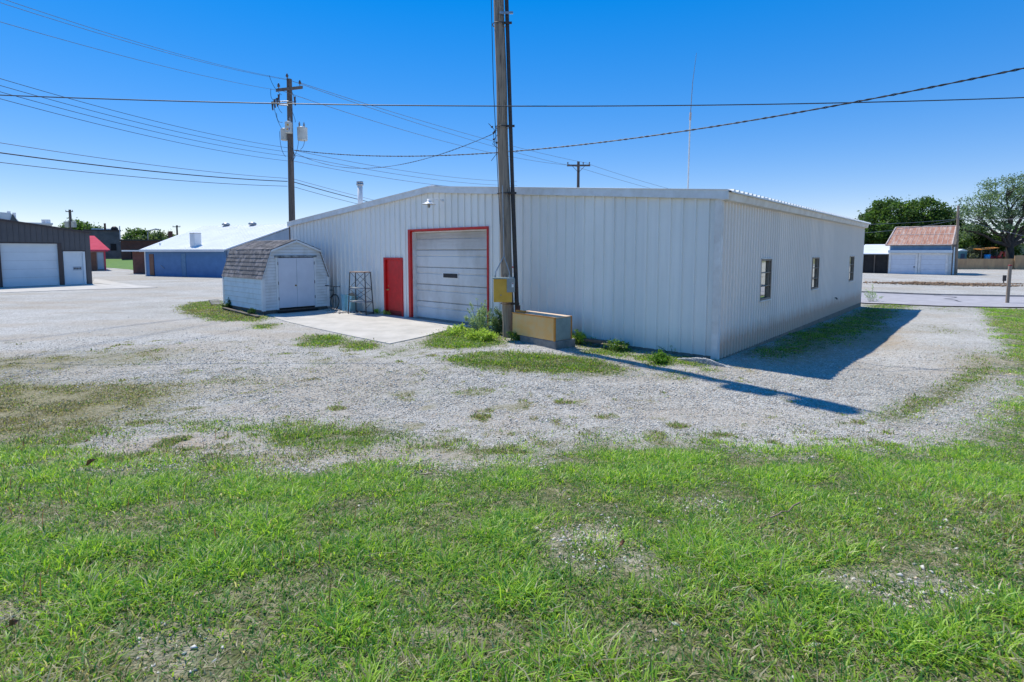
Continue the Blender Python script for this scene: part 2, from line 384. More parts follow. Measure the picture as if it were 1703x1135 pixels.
def np_mesh(name, verts, loops, starts, totals, m, tint=None, attr='tint', parent=None):
    me = bpy.data.meshes.new(name); me.vertices.add(len(verts)); me.vertices.foreach_set('co', np.ascontiguousarray(verts, dtype=np.float32).ravel())
    me.loops.add(len(loops)); me.loops.foreach_set('vertex_index', loops.astype(np.int32).ravel())
    me.polygons.add(len(starts)); me.polygons.foreach_set('loop_start', starts.astype(np.int32)); me.polygons.foreach_set('loop_total', totals.astype(np.int32))
    me.update(calc_edges=True)
    if tint is not None:
        a = me.color_attributes.new(attr, 'FLOAT_COLOR', 'POINT')
        c = np.ones((len(verts), 4), np.float32); c[:, :3] = tint; a.data.foreach_set('color', c.ravel())
    me.materials.append(M[m]); o = bpy.data.objects.new(name, me); col.objects.link(o)
    if parent: o.parent = parent
    return o
def frame_at(p, rz): return Matrix.Translation(Vector(p)) @ Matrix.Rotation(rz, 4, 'Z')

# ------------------------------------------------------------------ ground cover map (world-space polygons)
def wpoly(pix): return np.array([on_ground(*p)[:2] for p in pix])
def ell(cx, cy, rx, ry, n=14): return [(cx + rx * math.cos(2 * math.pi * k / n), cy + ry * math.sin(2 * math.pi * k / n)) for k in range(n)]
def inside(poly, x, y):
    r = np.zeros(x.shape, bool); n = len(poly); j = n - 1
    for i in range(n):
        xi, yi = poly[i]; xj, yj = poly[j]
        c = ((yi > y) != (yj > y)) & (x < (xj - xi) * (y - yi) / (yj - yi + 1e-12) + xi); r ^= c; j = i
    return r
lawn_pix = [(0, 738), (60, 762), (100, 776), (200, 772), (330, 786), (450, 793), (600, 783), (700, 778), (860, 774), (940, 750), (1100, 738), (1200, 742),
            (1280, 756), (1380, 748), (1440, 742), (1500, 752), (1560, 750), (1622, 722), (1655, 690), (1686, 650), (1692, 605), (1670, 565), (1645, 530), (1632, 507)]
lp = wpoly(lawn_pix)
lawn = np.vstack([[(-14, lp[0][1] + .6)], lp, [(21.5, 25.2), (40, 12.5), (40, -8), (-30, -8), (-30, lp[0][1] + .6)]])
# (polygon, density, dryness 0 green .. 1 straw, height, edge softness)
PATCH = [(lawn, 1.0, .0, 1.0, .13)]
def pp(pix, d, dry, h, soft): PATCH.append((wpoly(pix), d, dry, h, soft))
pp([(-260, 632), (60, 632), (160, 636), (250, 644), (300, 662), (285, 690), (190, 704), (110, 722), (0, 742), (-260, 742)], .9, .75, .6, .2)
pp([(-260, 700), (0, 700), (110, 702), (170, 720), (130, 752), (60, 765), (-260, 765)], .6, .15, .9, .15)
pp([(-200, 604), (60, 592), (200, 584), (318, 586), (290, 600), (120, 612), (0, 622), (-200, 628)], .75, .75, .45, .25)
pp(ell(330, 640, 100, 16), .50, .6, .45, .35); pp(ell(430, 632, 90, 14), .42, .55, .45, .3)
pp(ell(470, 668, 45, 8), .25, .3, .5, .2); pp(ell(330, 702, 80, 9), .5, .2, .6, .12); pp(ell(360, 706, 40, 7), .5, .05, .8, .1)
pp(ell(560, 726, 105, 17), .93, .10, 1.2, .14); pp(ell(450, 712, 40, 9), .6, .15, .8, .12); pp(ell(500, 700, 60, 8), .4, .2, .6, .15)
pp(ell(310, 757, 60, 6), .4, .4, .7, .12); pp(ell(360, 778, 35, 10), .8, .05, 1.2, .1); pp(ell(430, 765, 60, 14), .4, .5, .6, .15)
pp(ell(560, 765, 120, 10), .5, .45, .6, .15); pp(ell(710, 745, 38, 10), .6, .15, .8, .12); pp(ell(780, 728, 60, 8), .45, .35, .6, .2)
pp(ell(815, 758, 20, 6), .6, .1, .8, .08); pp(ell(955, 716, 45, 7), .45, .35, .6, .15); pp(ell(860, 732, 40, 5), .4, .3, .6, .15)
pp(ell(1180, 728, 45, 7), .5, .2, .8, .12); pp(ell(960, 742, 60, 6), .4, .2, .7, .12)
pp(ell(700, 665, 90, 9), .40, .5, .5, .3); pp(ell(620, 645, 110, 9), .30, .5, .45, .3); pp(ell(820, 652, 60, 5), .35, .5, .4, .2); pp(ell(560, 610, 50, 6), .35, .6, .45, .25); pp(ell(700, 618, 45, 6), .4, .5, .5, .25); pp(ell(900, 690, 70, 5), .25, .5, .45, .3)
pp([(730, 598), (780, 588), (850, 585), (950, 592), (1020, 606), (1050, 622), (980, 626), (880, 618), (780, 610)], .93, .08, 2.0, .12)
pp([(690, 575), (720, 556), (760, 545), (820, 552), (850, 568), (800, 578), (740, 580)], .93, .05, 2.0, .12)
pp(ell(535, 567, 38, 10), .93, .05, 2.0, .1); pp(ell(603, 575, 24, 8), .93, .1, 1.7, .1); pp(ell(665, 585, 18, 7), .6, .1, .9, .12)
pp(ell(440, 543, 26, 5), .7, .1, .8, .12); pp(ell(525, 603, 14, 5), .7, .05, .8, .08); pp(ell(500, 590, 25, 6), .25, .5, .5, .15)
pp([(298, 512), (320, 503), (365, 500), (372, 512), (440, 528), (435, 536), (360, 533), (310, 522)], .93, .3, 1.8, .12)
pp(ell(960, 572, 12, 8), .8, .1, 1.2, .1); pp(ell(1025, 582, 16, 7), .8, .1, 1.2, .1); pp(ell(1096, 602, 18, 8), .8, .05, 1.3, .1)
pp([(955, 565), (1000, 572), (1100, 590), (1190, 600), (1180, 612), (1080, 604), (960, 585)], .5, .15, 1.2, .1)
pp(ell(1300, 552, 30, 5), .5, .2, 1, .1); pp(ell(1110, 626, 35, 5), .6, .1, .9, .12); pp(ell(1140, 594, 22, 5), .7, .2, .7, .1); pp(ell(1178, 617, 14, 4), .7, .1, .9, .06)
pp([(1238, 597), (1262, 584), (1330, 552), (1400, 530), (1440, 512), (1490, 518), (1480, 530), (1425, 556), (1360, 582), (1290, 598)], .95, .05, .8, .18)
pp([(1440, 506), (1470, 492), (1510, 492), (1522, 505), (1500, 515), (1452, 514)], .85, .1, .9, .25)
pp(ell(1568, 549, 22, 8), .55, .4, .45, .25); pp(ell(1578, 513, 16, 8), .55, .3, .4, .3); pp(ell(1545, 572, 12, 7), .35, .45, .4, .25)
pp([(1452, 692), (1520, 662), (1590, 632), (1630, 602), (1652, 610), (1618, 652), (1550, 684), (1480, 708)], .93, .2, 1.1, .09)
pp(ell(1645, 600, 20, 16), .9, .2, .8, .2); pp(ell(1360, 712, 70, 9), .35, .4, .7, .25); pp(ell(1290, 725, 30, 7), .4, .5, .6, .2)
BARE = [(wpoly(ell(e[0], e[1], e[2] * 1.25, e[3] * 1.3)), min(1, w * 1.25)) for e, w in (((985, 887, 62, 13), .95), ((1170, 908, 34, 9), .85), ((1020, 925, 60, 14), .45), ((1170, 960, 50, 14), .6), ((1540, 985, 95, 18), .6), ((1370, 985, 40, 12), .5),
        ((1165, 840, 30, 6), .8), ((1600, 832, 45, 7), .7), ((1290, 803, 14, 5), .6), ((620, 795, 30, 4), .5), ((1330, 870, 40, 8), .4), ((680, 1070, 60, 20), .35), ((280, 1080, 80, 20), .35), ((1620, 905, 40, 7), .5), ((30, 1010, 30, 18), .5))]
DIRT = [(wpoly(ell(*e)), w) for e, w in (((330, 738, 120, 14), .8), ((360, 722, 50, 10), .9), ((240, 750, 80, 12), .6), ((520, 765, 160, 16), .6), ((830, 700, 80, 12), .5), ((860, 690, 40, 6), .5),
        ((1060, 688, 160, 10), .35), ((1290, 705, 50, 6), .5), ((760, 755, 120, 12), .5), ((1650, 610, 60, 18), .7), ((1540, 720, 60, 14), .4), ((1010, 750, 80, 10), .4), ((1340, 590, 90, 20), .9), ((1420, 560, 80, 22), .9), ((1270, 610, 60, 12), .7),
        ((1100, 585, 60, 10), .4), ((1590, 620, 60, 18), .3), ((600, 775, 300, 14), .4), ((1020, 925, 60, 16), .6), ((140, 480, 260, 4), .3), ((1050, 668, 260, 5), .35), ((1150, 640, 180, 4), .3), ((700, 690, 250, 5), .35), ((480, 600, 200, 4), .3), ((300, 540, 240, 4), .3), ((1480, 620, 40, 14), .3))]
def cover(x, y, jit=None):
    """returns grass density, dryness, height, dirt at world points"""
    x = np.asarray(x, float); y = np.asarray(y, float)
    d = np.zeros(x.shape); dry = np.zeros(x.shape); h = np.full(x.shape, .5); dirt = np.zeros(x.shape)
    wx = (fbm(x * 1.3, y * 1.3, 21) - .5) * .8; wy = (fbm(x * 1.3, y * 1.3, 55) - .5) * .8
    sx = jit[0] if jit is not None else 0.0; sy = jit[1] if jit is not None else 0.0
    for poly, den, dr, hh, soft in PATCH:
        k = soft * 1.6
        lo = poly.min(0) - 1.5; hi = poly.max(0) + 1.5
        sel = (x > lo[0]) & (x < hi[0]) & (y > lo[1]) & (y < hi[1])
        if not sel.any(): continue
        jx = sx[sel] if jit is not None else 0; jy = sy[sel] if jit is not None else 0
        a = inside(poly, x[sel] + wx[sel] * k * 2 + jx * soft * 2, y[sel] + wy[sel] * k * 2 + jy * soft * 2)
        idx = np.flatnonzero(sel.ravel())[a]
        dd = d.ravel(); better = dd[idx] < den; idx = idx[better]
        d.ravel()[idx] = den; dry.ravel()[idx] = dr; h.ravel()[idx] = hh
    for poly, w in DIRT:
        lo = poly.min(0) - 1; hi = poly.max(0) + 1
        sel = (x > lo[0]) & (x < hi[0]) & (y > lo[1]) & (y < hi[1])
        if not sel.any(): continue
        jx = sx[sel] if jit is not None else 0; jy = sy[sel] if jit is not None else 0
        a = inside(poly, x[sel] + wx[sel] + jx * .35, y[sel] + wy[sel] + jy * .35)
        idx = np.flatnonzero(sel.ravel())[a]; dirt.ravel()[idx] = np.maximum(dirt.ravel()[idx], w)
    dirt = np.maximum(dirt, np.clip((fbm(x * .3, y * .75, 88, 4) - .52) * 2.0, 0, .35))
    sp = (vnoise(x * 3.4, y * 3.4, 61) + .25 * vnoise(x * 11, y * 11, 64) > 1.0) & (fbm(x * .5, y * .5, 62) > .45) & (y < 15) & (x < 6) & (d < .3)
    d = np.where(sp, .45, d); dry = np.where(sp, .6, dry); h = np.where(sp, .55, h)
    sp = (vnoise(x * 2.2, y * 2.2, 71) + .25 * vnoise(x * 9, y * 9, 74) > .90) & (y < 9.4) & (x < 3.5) & (d < .3)
    d = np.where(sp, .7, d); dry = np.where(sp, .45, dry); h = np.where(sp, .75, h)
    sp = (vnoise(x * 6.5, y * 6.5, 91) > .80) & (fbm(x * .6, y * .6, 92) > .44) & (y < 14.5) & (x < 5) & (d < .3)
    d = np.where(sp, .6, d); dry = np.where(sp, .45, dry); h = np.where(sp, .6, h)
    for poly, w in BARE:
        jx = sx * .12 if jit is not None else 0; jy = sy * .12 if jit is not None else 0
        a = inside(poly, x + wx * .35 + jx, y + wy * .35 + jy)
        d = np.where(a, d * (1 - w), d); dirt = np.where(a, np.maximum(dirt, w * .75), dirt)
    # slab and building footprints stay clear
    lx = (x - CX) * WF[0] + (y - CY) * WF[1]; ly = (x - CX) * WB[0] + (y - CY) * WB[1]
    d = np.where((ly > -.02) & (ly < 18.7) & (lx < .02) & (lx > -19.7), 0, d)
    return d, dry, h, dirt

# ------------------------------------------------------------------ ground sheet
def axis(fine0, fine1, step, far):
    a = list(np.arange(fine0, fine1, step)); s = step; p = fine1
    while p < far: a.append(p); s *= 1.13; p += s
    a.append(far); b = []; s = step; p = fine0 - step
    while p > -far: b.append(p); s *= 1.13; p -= s
    b.append(-far); return np.array(b[::-1] + a)
xs = axis(-15, 21, .11, 2500); ys = axis(.5, 27, .11, 2500)
GX, GY = np.meshgrid(xs, ys); gx = GX.ravel(); gy = GY.ravel()
cg = np.zeros(gx.size); cd = np.zeros(gx.size); cdr = np.zeros(gx.size)
for k in range(8):
    j = rng.normal(size=(2, gx.size)); dd, dr0, _, di = cover(gx, gy, j); cg += dd ** 1.5 / 8; cd += di / 8; cdr += dr0 * (dd > .3) / 8
far_g = ((gx < -60) & (gy > 45)) | (gy > 95) | ((gx > 30) & (gy > 74))
cg = np.where(far_g & (vnoise(gx * .05, gy * .05, 4) > .2), .95, cg)
nz = ground_z(gx, gy) + (fbm(gx * 6, gy * 6, 77) - .5) * .014 * (np.hypot(gx, gy) < 30)
vv = np.stack([gx, gy, nz], 1); nxv = len(xs); nyv = len(ys)
ii, jj = np.meshgrid(np.arange(nxv - 1), np.arange(nyv - 1)); b0 = (jj * nxv + ii).ravel()
lo_ = np.stack([b0, b0 + 1, b0 + 1 + nxv, b0 + nxv], 1).ravel(); nf = len(b0)
ground = np_mesh('ground', vv, lo_, np.arange(nf) * 4, np.full(nf, 4), 'ground', np.stack([np.clip(cg * 1.0, 0, 1), np.clip(cd, 0, 1), np.clip(cdr, 0, 1)], 1), 'cover')
tag(ground, kind='structure'); ground.data.polygons.foreach_set('use_smooth', np.ones(nf, bool))

# ------------------------------------------------------------------ grass blades (uncountable: one object per kind of growth)
def grow(name, bx, by, length, width, lean, az, tint, label, cat, zbase=None, mat_='blade', flat=.75):
    n = len(bx); bz = ground_z(bx, by) - .006 if zbase is None else zbase
    ca, sa = np.cos(az), np.sin(az); pa = az + np.pi / 2 + rng.normal(0, .5, n); wx, wy = np.cos(pa) * width / 2, np.sin(pa) * width / 2
    out = np.zeros((n, 5, 3))
    hz = length * np.sqrt(np.clip(1 - (lean * flat) ** 2, .08, 1))
    for k, (t, w) in enumerate(((0, .8), (.5, 1.0))):
        px = bx + ca * length * lean * t ** 1.6; py = by + sa * length * lean * t ** 1.6; pz = bz + hz * t * (1.12 - .12 * t)
        out[:, 2 * k, 0] = px - wx * w; out[:, 2 * k, 1] = py - wy * w; out[:, 2 * k, 2] = pz
        out[:, 2 * k + 1, 0] = px + wx * w; out[:, 2 * k + 1, 1] = py + wy * w; out[:, 2 * k + 1, 2] = pz
    out[:, 4, 0] = bx + ca * length * lean; out[:, 4, 1] = by + sa * length * lean; out[:, 4, 2] = bz + hz * (1 - .35 * lean)
    b = np.arange(n)[:, None] * 5
    loops = (b + np.array([[0, 1, 3, 2, 2, 3, 4]])).ravel()
    st = (np.arange(n)[:, None] * 7 + np.array([[0, 4]])).ravel(); to = np.tile([4, 3], n)
    o = np_mesh(name, out.reshape(-1, 3), loops, st, to, mat_, np.repeat(tint, 5, 0))
    return tag(o, label, cat, kind='stuff')
def blade_tint(n, dry, lush):
    g1 = np.array([.22, .41, .035]); g2 = np.array([.46, .64, .08]); g3 = np.array([.10, .26, .05]); st = np.array([.60, .53, .34]); ol = np.array([.27, .25, .11])
    r = rng.random(n)[:, None]; c = g1 * (1 - r) + g2 * r
    dk = (rng.random(n) < .28 + .3 * (1 - lush))[:, None]; c = np.where(dk, g3 * (.8 + .6 * r), c)
    c = c * (.78 + .32 * lush[:, None])
    dr = (rng.random(n) < .10 + .55 * dry)[:, None]; c = np.where(dr, st * (.55 + .6 * r), c)
    o = (rng.random(n) < dry * .8)[:, None]; c = np.where(o & ~dr, ol * (.7 + .6 * r), c)
    return c
def scatter(y0, y1, dens, clump, xw=lambda y: 1.0 * y + 2.2, pre=False):
    area_pts = []
    n = int(dens * (y1 - y0) * 2 * xw((y0 + y1) / 2) / clump)
    cy = rng.uniform(y0, y1, n); w = xw(cy); cx = rng.uniform(-1, 1, n) * w.max(); keep = np.abs(cx) < w; cx = cx[keep]; cy = cy[keep]
    if pre: dpre = cover(cx, cy, rng.normal(size=(2, len(cx))))[0]; kk = (dpre > 0) | (rng.random(len(cx)) < .02); cx = cx[kk]; cy = cy[kk]
    cx = np.repeat(cx, clump); cy = np.repeat(cy, clump)
    return cx, cy
BX = []; BY = []; CXs = []; CYs = []
zones = [(1.0, 2.6, 12000), (2.6, 3.6, 14000), (3.6, 5.0, 11500), (5.0, 7.0, 8000), (7, 10, 6500), (10, 14, 5500), (14, 20, 4200), (20, 27, 2600)]
for y0, y1, dn in zones:
    cx, cy = scatter(y0, y1, dn, 9, pre=y0 > 6); n = len(cx)
    spread = .028 + .004 * cy
    bx = cx + rng.normal(0, 1, n) * spread; by = cy + rng.normal(0, 1, n) * spread
    BX.append(bx); BY.append(by); CXs.append(cx); CYs.append(cy)
bx = np.concatenate(BX); by = np.concatenate(BY); cx = np.concatenate(CXs); cy = np.concatenate(CYs)
d, dry, hh, _ = cover(bx, by, rng.normal(size=(2, len(bx))))
cl = fbm(cx * 1.6, cy * 1.6, 101, 4); cl2 = fbm(cx * .55, cy * .55, 131, 3)
cl3 = fbm(cx * 3.6, cy * 3.6, 151, 3)
p = d * np.clip(.22 + 2.0 * (cl - .24) , .12, 1) * np.clip(.40 + 2.4 * (cl3 - .30), .25, 1.15) * np.where(d < .80, np.clip((fbm(cx * 2.6, cy * 2.6, 303, 3) - .26) * 6, 0, 1.7), 1)
p = np.where(d < .97, np.where(d < .8, p, d * np.clip(.35 + 2.2 * (cl3 - .3), .2, 1)), p)
keep = rng.random(len(bx)) < p
bx, by, cx, cy, d, dry, hh, cl, cl2, cl3 = [a[keep] for a in (bx, by, cx, cy, d, dry, hh, cl, cl2, cl3)]
n = len(bx); az = np.arctan2(by - cy, bx - cx) + rng.normal(0, .6, n)
lush = np.clip((.5 * cl + .5 * cl3 - .33) * 3.4, 0, 1)
dry2 = np.clip(dry + np.clip((cl2 - .55) * 1.5, 0, .4) + np.clip((.40 - cl) * 1.4, 0, .3), 0, 1)
length = (.030 + .060 * rng.random(n) ** 1.6 * (.45 + lush)) * np.clip(1.28 - .085 * by, .55, 1) * (.55 + .45 * hh) * np.where(hh < .6, .7, 1)
length *= np.where(rng.random(n) < .03, 1.6, 1) * (.78 + .5 * lush)
width = (.0044 + .0044 * rng.random(n)) * np.clip(by / 4.5, 1, 5) ** .85
lean = np.clip(.35 + .75 * rng.random(n) ** .7, 0, 1)
btint = blade_tint(n, dry2, lush) * np.where(d < .97, .72, 1.0)[:, None]
print('blades', n)
grow('grass', bx, by, length, width, lean, az, btint, 'green and straw coloured grass in the foreground and in patches on the gravel', 'grass')

# thatch: short flat dead and green bits lying between the blades
tx, ty = [], []
for y0, y1, dn in ((1.0, 3.0, 5000), (3.0, 5.0, 4500), (5.0, 8.0, 2400), (8, 12, 700)):
    a, b = scatter(y0, y1, dn, 1); tx.append(a); ty.append(b)
tx = np.concatenate(tx); ty = np.concatenate(ty); d, dry, _, _ = cover(tx, ty, rng.normal(size=(2, len(tx)))); k = rng.random(len(tx)) < np.where(d > .97, 1.0, d * .35) + .02; tx, ty, dry = tx[k], ty[k], dry[k]; n = len(tx)
tt = np.where((rng.random(n) < .38 + .5 * dry)[:, None], np.array([[.42, .36, .24]]) * rng.uniform(.5, 1.2, (n, 1)), np.array([[.10, .20, .035]]) * rng.uniform(.6, 1.4, (n, 1)))
grow('thatch', tx, ty, rng.uniform(.03, .08, n), rng.uniform(.003, .006, n) * np.clip(ty / 4, 1, 3), np.full(n, 1.0), rng.uniform(0, 6.28, n), tt, 'flat dry thatch of straw bits lying under the green grass', 'thatch', flat=.985)
# seed stalks standing over the left foreground lawn
n = 110; sy_ = rng.uniform(2.6, 6.4, n); cn = rng.integers(0, 7, n); sx_ = -sy_ * (np.array([.95, .88, .80, .72, .60, .45, .30])[cn] + rng.normal(0, .035, n)); L = rng.uniform(.14, .26, n); ln = rng.uniform(.15, .75, n); aa = rng.uniform(0, 6.28, n)
grow('seed_stalks', sx_, sy_, L, np.full(n, .0055), ln, aa, np.array([[.17, .085, .06]]) * rng.uniform(.6, 1.5, (n, 1)),
     'thin reddish brown grass seed stalks standing above the lawn', 'grass', flat=.9)

# ------------------------------------------------------------------ loose stones
def stones(name, x, y, z, size, tint, label, cat='gravel'):
    n = len(x); o6 = np.array([(1, 0, 0), (-1, 0, 0), (0, 1, 0), (0, -1, 0), (0, 0, 1), (0, 0, -1)], float)
    v = np.repeat(o6[None], n, 0) * (1 + rng.uniform(-.35, .35, (n, 6, 3))); v *= size[:, None, None] * np.stack([np.ones(n), rng.uniform(.6, 1, n), rng.uniform(.4, .8, n)], 1)[:, None, :]
    v += rng.normal(0, .25, (n, 6, 3)) * size[:, None, None]
    a = rng.uniform(0, 6.28, n); c, s = np.cos(a)[:, None], np.sin(a)[:, None]
    X = v[..., 0] * c - v[..., 1] * s + x[:, None]; Y = v[..., 0] * s + v[..., 1] * c + y[:, None]; Z = v[..., 2] + z[:, None]
    f = np.array([(0, 2, 4), (2, 1, 4), (1, 3, 4), (3, 0, 4), (2, 0, 5), (1, 2, 5), (3, 1, 5), (0, 3, 5)]).ravel()
    loops = (np.arange(n)[:, None] * 6 + f[None]).ravel(); m_ = n * 8
    o = np_mesh(name, np.stack([X, Y, Z], -1).reshape(-1, 3), loops, np.arange(m_) * 3, np.full(m_, 3), 'stone', np.repeat(tint, 6, 0))
    return tag(o, label, cat, kind='stuff')
sxx = []; syy = []
for y0, y1, dn in ((1.5, 3.5, 4500), (3.5, 5.5, 4500), (5.5, 8, 2100), (8, 11, 1500), (11, 15, 600), (15, 20, 220)):
    n = int(dn * (y1 - y0) * 2 * (y0 + y1) / 2 * 1.05); yy = rng.uniform(y0, y1, n); sxx.append(rng.uniform(-1, 1, n) * (yy + 1)); syy.append(yy)
sx_ = np.concatenate(sxx); sy_ = np.concatenate(syy)
d, dr, h_, di = cover(sx_, sy_, rng.normal(size=(2, len(sx_))))
keep = rng.random(len(sx_)) < np.where((sy_ < 5.5) & (d > .9), .14, 1) * (1 - .97 * sstep(9, 20, np.hypot(sx_ * .8, sy_))) * np.where(d > .9, .22 * np.clip((fbm(sx_ * 1.6, sy_ * 1.6, 505) - .5) * 5, .05, 1), np.clip(1 - 1.35 * d, .04, 1) ** 1.3) * (1 - .65 * di) * np.clip(.3 + 1.4 * fbm(sx_ * 1.1, sy_ * 1.1, 404), 0, 1)
lx = (sx_ - CX) * WF[0] + (sy_ - CY) * WF[1]; ly = (sx_ - CX) * WB[0] + (sy_ - CY) * WB[1]; keep &= ~((ly > -.05) & (lx < .05))
keep &= ~((ly > -5.3) & (lx < -5.2) & (lx > -16))
sx_, sy_ = sx_[keep], sy_[keep]; n = len(sx_); print('stones', n)
g = rng.random(n)[:, None]; stc = np.array([[.35, .33, .285]]) * (1 - g) + np.array([[.66, .635, .565]]) * g; warm = (rng.random(n) < .15)[:, None]; stc = np.where(warm, stc * np.array([[1.0, .82, .68]]), stc)
stones('gravel', sx_, sy_, ground_z(sx_, sy_) + .002, rng.uniform(.005, .013, n) * np.where(rng.random(n) < .06, 1.6, 1) * np.clip(sy_ / 7, .9, 1.35) * np.where(sy_ < 5.5, 1.35, 1), stc, 'loose light grey crushed limestone over the whole yard and driveway')
# gravel heap by the near corner of the building
hc = on_ground(1168, 605); n = 5200; a = rng.uniform(0, 6.28, n); r_ = np.sqrt(rng.random(n))
hx = hc.x + r_ * np.cos(a) * .62 * WF[0] - r_ * np.sin(a) * .34 * WF[1] * -1; hy = hc.y + r_ * np.cos(a) * .62 * WF[1] + r_ * np.sin(a) * .34 * WF[0]
g = rng.random(n)[:, None]
stones('gravel_heap', hx, hy, ground_z(hx, hy) - .02 + .13 * np.clip(1 - r_ ** 1.5 + .5 * (fbm(hx * 5, hy * 5, 8) - .5), 0, 1), rng.uniform(.012, .024, n), (np.array([[.32, .31, .30]]) * (1 - g) + np.array([[.66, .64, .61]]) * g), 'low heap of coarse gravel at the near corner of the white building')

# ------------------------------------------------------------------ concrete slab in front of the doors
slab_pix = [(440, 522), (470, 534), (520, 546), (585, 560), (648, 573), (700, 562), (752, 548), (806, 541)]
g = [on_ground(*p_) for p_ in slab_pix]
sm = MB(); near_e = [Vector((p_.x, p_.y, 0)) for p_ in g]; far_e = [wall_pt(19.5 - (19.5 - 7.3) * k / (len(g) - 1), .02) for k in range(len(g))]
nn = len(g); vs_ = [p_ + Vector((0, 0, .035)) for p_ in near_e] + [p_ + Vector((0, 0, .035)) for p_ in far_e] + [p_ + Vector((0, 0, -.08)) for p_ in near_e]
sm.add(vs_, [(k, k + 1, nn + k + 1, nn + k) for k in range(nn - 1)] + [(2 * nn + k, 2 * nn + k + 1, k + 1, k) for k in range(nn - 1)])
sm.quad(vs_[nn - 1], vs_[3 * nn - 1], far_e[-1] + Vector((0, 0, -.08)), vs_[2 * nn - 1]); sm.quad(vs_[0], vs_[nn], far_e[0] + Vector((0, 0, -.08)), vs_[2 * nn])
slab = sm.build('concrete_slab', 'concrete'); tag(slab, kind='structure')
SLAB_Z = .035

# ------------------------------------------------------------------ the white metal building
BRZ = math.atan2(WF[1], WF[0])
BLD = thing('metal_building', 'long white corrugated metal warehouse with low gable roof and red door frames', 'building', (CX, CY, 0), BRZ)
BW, BD, EZ, RZ_ = 19.6, 18.6, 3.62, 4.45
def roof_z(x): return EZ + (RZ_ - EZ) * (1 - abs(x + BW / 2) / (BW / 2))
def corrugated(u0, u1, pitch, depth, flat_w, slope_w, holes, top, fmap, base=.02, mid=0.0):
    br = {u0, u1}; ribs = []
    k = u0 + pitch * .5
    while k < u1 - flat_w:
        ribs.append(k); k += pitch
    for r_ in ribs:
        for q in (r_ - flat_w / 2 - slope_w, r_ - flat_w / 2, r_ + flat_w / 2, r_ + flat_w / 2 + slope_w): br.add(q)
    for h in holes: br.add(h[0]); br.add(h[1])
    if u0 < -BW / 2 < u1: br.add(-BW / 2)
    br = sorted(b for b in br if u0 <= b <= u1)
    ra = np.array(ribs)
    def off(u):
        e = np.abs(ra - u).min(); return depth * float(np.clip((flat_w / 2 + slope_w - e) / slope_w, 0, 1))
    m = MB()
    for a, b in zip(br[:-1], br[1:]):
        if b - a < 1e-5: continue
        mid_ = (a + b) / 2; zs = [base]
        for h in sorted(holes, key=lambda q: q[2]):
            if h[0] < mid_ < h[1]: zs += [h[2], h[3]]
        ends = zs + [None]
        for i in range(0, len(ends), 2):
            z0 = ends[i]; z1 = ends[i + 1]
            za = top(a) if z1 is None else z1; zb = top(b) if z1 is None else z1
            if za - z0 > 1e-3: m.quad(fmap(a, off(a), z0), fmap(b, off(b), z0), fmap(b, off(b), zb), fmap(a, off(a), za))
    return m
GD = (-11.0, -7.12, 3.16); MD = (-12.5, -11.4, 2.15)
front_holes = [(GD[0], GD[1], .0, GD[2]), (MD[0], MD[1], .0, MD[2])]
w = corrugated(-BW, 0, .3048, .042, .038, .016, [(a, b, .02, c) for a, b, _, c in front_holes], roof_z, lambda u, o, z: (u, -o, z))
w.build('front_wall', 'white_front', BLD)
WIN = [(2.93, 3.83, 1.11, 2.19), (8.57, 9.50, 1.11, 2.19), (15.2, 16.25, 1.11, 2.19)]
w = corrugated(0, BD, .2032, .048, .060, .026, WIN, lambda u: EZ, lambda u, o, z: (o, u, z), base=-.05)
w.build('side_wall', 'white_side', BLD)
m = MB(); m.quad((-BW, 0, 0), (-BW, BD, 0), (-BW, BD, EZ), (-BW, 0, EZ)); m.build('side_wall', 'white_front', BLD)
m = MB(); m.add([(-BW, BD, 0), (0, BD, 0), (0, BD, EZ), (-BW / 2, BD, RZ_), (-BW, BD, EZ)], [(0, 1, 2, 3, 4)]); m.build('rear_wall', 'white_front', BLD)
m = MB(); m.box(-BW + .01, -.012, .012, BD - .01, -.6, .018); m.build('foundation', 'old_concrete', BLD)
m = MB(); m.box(.005, .05, .05, BD, -.6, -.052); m.build('footing', mat('stained_footing', (.38, .25, .17), (.22, .16, .12), 5, rough=.95, bmp=.4), BLD)
# corner trims
m = MB(); m.prism([(.058, -.056, -.05), (.058, .09, -.05), (.050, .09, -.05), (.050, -.048, -.05), (-.09, -.048, -.05), (-.09, -.056, -.05)], (0, 0, EZ + .02)); m.build('corner_trim', 'side_trim', BLD)
m = MB(); m.box(-BW - .01, -BW + .09, -.056, -.047, 0, EZ + .02); m.build('corner_trim', 'white_trim', BLD)
m = MB(); m.box(-.06, .045, BD - .03, BD + .04, -.05, EZ); m.build('corner_trim', 'side_trim', BLD)
# rake trim following the gable
def rz2(x): return 3.76 + (4.59 - 3.76) * (1 - abs(x + BW / 2) / (BW / 2))
m = MB(); xa, xb, xc_ = -BW - .2, -BW / 2, .2
out = [(xa, -.11, rz2(xa)), (xb, -.11, rz2(xb)), (xc_, -.11, rz2(xc_)), (xc_, -.11, rz2(xc_) - .2), (xb, -.11, rz2(xb) - .2), (xa, -.11, rz2(xa) - .2)]
m.prism(out, (0, .068, 0))
rake = m.build('rake_trim', 'white_trim', BLD)
m = MB(); out = [(xa, -.125, rz2(xa) + .012), (xb, -.125, rz2(xb) + .012), (xc_, -.125, rz2(xc_) + .012), (xc_, -.125, rz2(xc_) - .008), (xb, -.125, rz2(xb) - .008), (xa, -.125, rz2(xa) - .008)]
m.prism(out, (0, .20, 0)); m.build('rake_cap', 'roof_white', rake)
m = MB()  # dark closure line where ribs meet the trim
